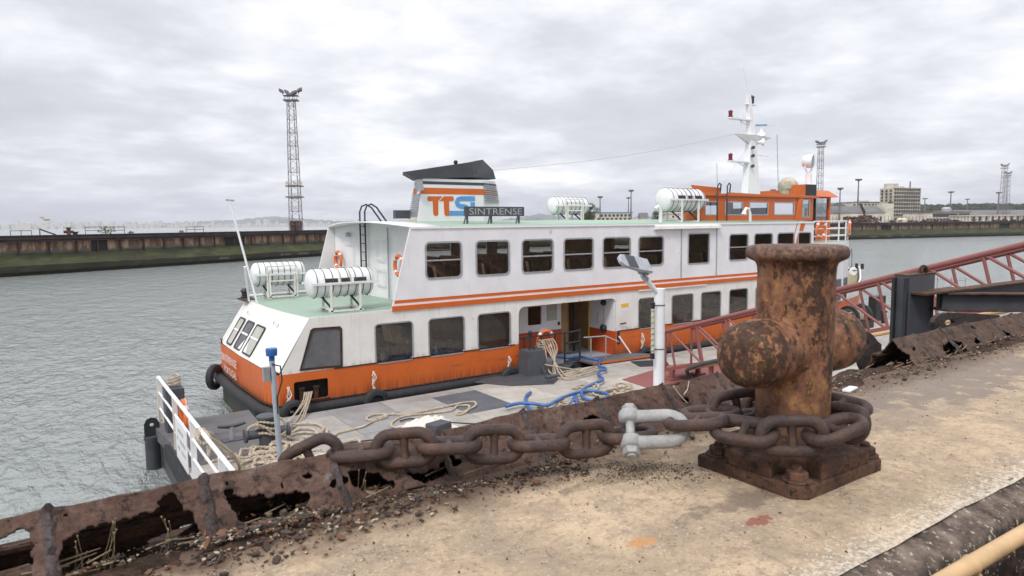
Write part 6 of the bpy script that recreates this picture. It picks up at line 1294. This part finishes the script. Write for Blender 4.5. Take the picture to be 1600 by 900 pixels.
for k in range(70):
    x=rn.uniform(-.2,1.9) if k%2 else rn.uniform(3.3,6.5); y=2.0+rn.uniform(0,.12); a=rn.uniform(-.5,.5); L_=rn.uniform(.03,.11); z=5.01+rn.uniform(0,.02); m.tube([(x,y,z),(x+L_*math.cos(a),y+L_*math.sin(a)*.4,z+rn.uniform(-.01,.02))],[.0035,.0015],5)
tag(m.build('wood_splinters',M['straw']),'dry splinters and twigs lying in the trench','debris',kind='stuff')
# dry weeds
for i,(px,base,top,lab) in enumerate(((119,890,835,'thin dry stem nearest the left end of the trench'),(165,885,815,'tall pair of dry stems in the open coping hole'),(258,855,802,'dry seed stem right of the pair of tall stems'),(560,775,735,'tuft of dry grass poking through the coping hole under the chain'),(870,705,680,'short dry stalks behind the chain left of the shackle'))):
    p=PY(px,base,2.08); t=PY(px+4,top,2.08); m=MB(); r=random.Random(i)
    for k in range(5):
        q=p+Vector((r.uniform(-.02,.02),r.uniform(-.02,.02),-.01)); e=t+Vector((r.uniform(-.02,.02),r.uniform(-.02,.02),-r.uniform(0,.03)*k)); m.tube([q,q.lerp(e,.5)+Vector((.004,0,0)),e],.0008,5); m.sphere(e,.0025,6,4,(1,1,1.5))
    tag(m.build('dry_weed',M['straw']),lab,'weed')
# broken coping scraps in the gap right of the bollard
def scrap(pts,label,mat='rustdark',th=.012):
    P=[PZ(*p[:2],p[2]) for p in pts]; c=sum(P,Vector())/len(P); m=MB(); n=len(P); m.add(P+[p+Vector((.0,.0,-th)) for p in P]+[c+Vector((0,0,.006))],[(i,(i+1)%n,2*n) for i in range(n)]+[(i,(i+1)%n,n+(i+1)%n,n+i) for i in range(n)]+[tuple(range(n,2*n))]); return tag(m.build('steel_scrap',M[mat]),label,'scrap')
scrap([(1316,603,5.0),(1332,590,5.03),(1342,588,5.04),(1350,597,5.01),(1346,603,5.0),(1336,607,5.0)],'small bent rusty scrap in the coping gap behind the bollard')
m=MB(); q=PZ(1328,608,5.01); m.obox(q,Vector((.055,.01,0)),Vector((-.004,.02,0)),(0,0,.006)); tag(m.build('white_tile',M['whitepaint2'],bevel=.002),'small white slab lying at the edge of the coping gap','slab')
def padeye(name,out,hole,label,y=2.46):
    P=[(lambda p:(p.x,p.z))(PY(px,py,y)) for px,py in out]; h=[(lambda p:(p.x,p.z))(PY(hole[0]+hole[2]*math.cos(a),hole[1]+hole[3]*math.sin(a),y)) for a in [2*math.pi*k/24 for k in range(24)]]
    m=MB(); m.plate(P,[h],.035,lambda u,v,d:(u,y+d,v)); return tag(m.build(name,M['steelplate'],bevel=.003),label,'bracket')
M['steelplate']=rustmat('steel_plate',[(.03,.027,.027),(.05,.042,.04),(.07,.052,.046),(.09,.06,.05)],10)
z6=lambda x,y:(1310+x/6.93,490+y/6.93)
padeye('lifting_plate',[z6(*p) for p in ((262,205),(290,195),(330,200),(370,225),(405,265),(430,300),(470,330),(470,480),(400,640),(350,760),(265,760),(285,640),(250,560),(225,480),(215,380),(225,260))],(1353.5,537,4.6,6.2),'dark steel plate with a round hole standing behind the bollard')
z8=lambda x,y:(1300+x/5.333,380+y/5.333)
padeye('lifting_plate',[z8(*p) for p in ((850,660),(862,630),(885,605),(920,590),(960,580),(1010,578),(1250,590),(1400,600),(1400,800),(900,800),(860,740))],(1484.5,504,8,4.5),'wide rusty steel plate with an oval hole behind the brown coping',2.5)
# ================================================================ BOLLARD
bx,by=2.2,1.42; B=thing('mooring_bollard','big rusty yellow-flecked tee bollard bolted to the quay edge','bollard',(bx,by,5.0))
m=MB(); pr=[(.132,.05),(.129,.12),(.127,.25),(.128,.42),(.130,.55),(.130,.71),(.132,.742),(.138,.756),(.150,.762),(.163,.767),(.170,.776),(.172,.790),(.169,.803),(.160,.812),(.145,.815),(.10,.813),(.0005,.812)]
m.lathe(pr,(bx,by,5.0),n=72)
def lobe(s):
    prof=[(.112,.04),(.110,.10),(.113,.15),(.117,.20),(.118,.24),(.112,.28),(.096,.315),(.070,.338),(.035,.350),(.0005,.352)]
    m.lathe(prof,(bx,by,5.452),(s,-.03 if s<0 else .0,0),n=56)
lobe(-1);lobe(1)
b_=m.build('body',M['bollard'],B,smooth=True)
md=b_.modifiers.new('remesh','REMESH'); md.mode='VOXEL'; md.voxel_size=.006; md.use_smooth_shade=True
md=b_.modifiers.new('smooth','SMOOTH'); md.iterations=9; md.factor=.6
tx=bpy.data.textures.new('pits','CLOUDS'); tx.noise_scale=.035; tx.noise_depth=3; md=b_.modifiers.new('pits','DISPLACE'); md.texture=tx; md.strength=.005; md.mid_level=.5
# base plate with notched corners and bolts
X0,X1,Y0,Y1=1.95,2.48,1.215,1.64
m=MB(); o=[(X0,Y0+.04),(X0+.04,Y0),(X1-.04,Y0),(X1,Y0+.04),(X1,Y1),(X0,Y1)]
m.plate(o,[],.05,lambda u,v,d:(u,v,5.045-d)); m.build('base_plate',M['baserust'],B,bevel=.008)
m=MB(); rr_=.082; o=[]
for cx,cy,sx_,sy_ in ((X0,Y0,1,1),(X1,Y0,-1,1),(X1,Y1,-1,-1),(X0,Y1,1,-1)):
    arc=[(cx+sx_*(.05+.078*math.cos(R(126-162*k/10))),cy+sy_*(.05+.078*math.sin(R(126-162*k/10)))) for k in range(11)]
    o+= arc if sx_*sy_>0 else arc[::-1]
m.plate(o,[],.06,lambda u,v,d:(u,v,5.100-d)); m.build('raised_plate',M['baserust'],B,bevel=.01)
for i,(x,y) in enumerate(((X0+.055,Y0+.055),(X1-.055,Y0+.055),(X1-.055,Y1-.055),(X0+.055,Y1-.055))):
    m=MB(); m.lathe([(.047,0),(.047,.008)],(x,y,5.045),n=20); m.lathe([(.036,.008),(.036,.03),(.032,.036)],(x,y,5.045),n=6); m.lathe([(.017,.03),(.017,.048),(.013,.052)],(x,y,5.045),n=12); m.build('anchor_bolt',M['baserust'],B,bevel=.003)
# ================================================================ CHAIN
CH=thing('anchor_chain','heavy rusty stud link chain from the bollard along the coping to the left','chain',(1.4,1.8,5.1))
d_=.041; Ll=.230; Wl=.140
def link(mat=M['chain']):
    m=MB(); r=d_/2; a=Ll/2-r; b=Wl/2-r; R_=b; pts=[]
    n=12
    for k in range(n+1): t=-math.pi/2+math.pi*k/n; pts.append((a-R_+R_*math.cos(t),R_*math.sin(t),0))
    for k in range(n+1): t=math.pi/2+math.pi*k/n; pts.append((-(a-R_)+R_*math.cos(t),R_*math.sin(t),0))
    m.tube(pts,r,14,closed=True); m.tube([(0,-b,0),(0,-b*.7,0),(0,0,0),(0,b*.7,0),(0,b,0)],[.021,.016,.0135,.016,.021],12)
    return m
mesh0=link().build('link',M['chain'],CH,smooth=True,world=False)
def place(p,dirv,nrm,first=[True]):
    """p centre, dirv long axis, nrm the width axis (the stud runs along it)"""
    if first[0]: o=mesh0; first[0]=False
    else: o=mesh0.copy(); COL.objects.link(o)
    X_=Vector(dirv).normalized(); Y_=Vector(nrm); Y_=(Y_-X_*Y_.dot(X_)).normalized(); Z_=X_.cross(Y_)
    mt=Matrix(((X_.x,Y_.x,Z_.x,p[0]),(X_.y,Y_.y,Z_.y,p[1]),(X_.z,Y_.z,Z_.z,p[2]),(0,0,0,1)))
    o.parent=CH; o.matrix_parent_inverse=Matrix.Identity(4); o.matrix_basis=Matrix.Translation(-CH.location)@mt
UPR=(0,.08,1)
cent=[((493,710),2.22),((563,707),2.14),((632,700),2.06),((702,696),1.99),((772,694),1.93),((842,692),1.88),((916,686),1.82),((981,679),1.77)]
C_=[PY(*p,y) for p,y in cent]
for i,c in enumerate(C_):
    dv=(C_[min(i+1,len(C_)-1)]-C_[max(i-1,0)])
    if i==0: place(c+Vector((-.01,.02,-.02)),(1,-.35,.45),UPR)
    else: place(c,dv,UPR if i%2==0 else (0,1,-.06))
# links hanging down outside the coping
place(C_[0]+Vector((-.10,.19,-.16)),(-.25,.55,-.8),(1,.2,0)); place(C_[0]+Vector((-.14,.26,-.38)),(-.05,.1,-1),(.3,1,0)); place(C_[0]+Vector((-.15,.28,-.60)),(0,.02,-1),(1,-.2,0)); place(C_[0]+Vector((-.15,.28,-.82)),(0,.0,-1),(.2,1,0))
def atD(px,py,D): d=ray(px,py); return EYE+d*(D/d.dot(f0))
RC=[atD(1088,659,2.31),atD(1162,673,2.22),atD(1238,681,2.15),atD(1304,671,2.16),atD(1319,660,2.33),atD(1312,633,2.50)]
HZ=lambda v:Vector((-v.y,v.x,0))
dvs=[RC[1]-C_[-1],RC[2]-RC[0],RC[3]-RC[1],atD(1351,651,2.20)-atD(1258,692,2.12)]
place(RC[0],dvs[0],HZ(dvs[0])); place(RC[1],dvs[1],HZ(dvs[1]).normalized()*.9+Vector((0,0,.35))); place(RC[2],dvs[2],(0,0,1)); place(RC[3],dvs[3],HZ(dvs[3]))
place(RC[4],(.35,.95,-.1),(.35,.0,1)); place(RC[5],(-.1,1,.05),(1,.1,.2)); place((2.36,1.62,5.155),(-.6,.8,0),(.2,.1,1)); place((2.25,1.70,5.15),(-1,.3,0),(.2,.9,.1)); 
place(atD(1152,636,2.50),(.8,-.4,.12),(-.2,.35,.9)); place(atD(1110,647,2.44),(.8,-.5,.05),(.5,.8,0))
# galvanised shackle
SH=thing('shackle','pale galvanised bow shackle joining two links in front of the bollard','shackle',C_[-1])
pA=atD(984,652,2.45); pB=atD(986,692,2.37); e1=atD(1074,668,2.33)
m=MB(); w=(pB-pA); mid=(pA+pB)/2
ax=(e1-mid); 
def bow(t): # from A lug round the bow to B lug
    a=math.pi*t; return None
pts=[pA, pA+ax*.25,pA+ax*.5+w*-.02]; 
rr=w.length/2
c0=mid+ax*.62
axn=ax.normalized(); wn=w.normalized()
pts=[pA+ax*.02,pA+ax*.3,c0-wn*rr*1.0]
for k in range(1,12): a=-math.pi/2+math.pi*k/12; pts.append(c0+wn*(rr*math.sin(a))+axn*(rr*1.25*math.cos(a)))
pts+=[c0+wn*rr,pB+ax*.3,pB+ax*.02]
m.tube(pts,[.026]+[.0235]*(len(pts)-2)+[.026],18); m.build('bow',M['galv'],SH,smooth=60)
for q,s in ((pA,1),(pB,1)): m=MB(); m.lathe([(.032,-.024),(.040,-.016),(.042,0),(.040,.016),(.032,.024)],q,wn,n=22); m.build('lug',M['galv'],SH,smooth=50)
m=MB(); m.tube([pA-wn*.02,pB+wn*.058],.0165,16); m.build('pin',M['galv'],SH,smooth=50)
m=MB(); m.lathe([(.026,-.014),(.029,-.008),(.029,.006)],pA-wn*.034,wn,n=6); m.build('pin_head',M['galv'],SH,bevel=.003)
m=MB(); m.lathe([(.031,-.014),(.033,0),(.031,.014)],pB+wn*.036,wn,n=6); m.build('nut',M['galv'],SH,bevel=.003)
# pale root-like twine on the coping behind the chain
m=MB(); P=[PY(*p,2.1) for p in ((1052,603),(1058,612),(1068,624),(1078,634),(1090,645))]; m.tube(spline(P,.02),.003,6); m.tube([P[1]+Vector((.08,0,.04)),P[1]+Vector((.07,0,.0)),P[1]+Vector((.045,0,-.02))],.002,5); tag(m.build('frayed_wire',M['cream']),'pale frayed wire lying on the coping behind the chain','wire')
# ---------------------------------------------------------------- haze
m=MB(); m.box(-6500,6500,-6500,6500,-1.0,150)
hz=m.build('haze',None); hz.data.materials.clear(); hm,nt=newmat('haze_air'); o=nt.nodes.new('ShaderNodeOutputMaterial'); pv=nt.nodes.new('ShaderNodeVolumePrincipled')
pv.inputs['Color'].default_value=(.86,.90,1.0,1); pv.inputs['Density'].default_value=.00017; pv.inputs['Anisotropy'].default_value=.2; nt.links.new(pv.outputs[0],o.inputs['Volume'])
hz.data.materials.append(hm); tag(hz,'pale haze in the air over the harbour','haze',kind='stuff')
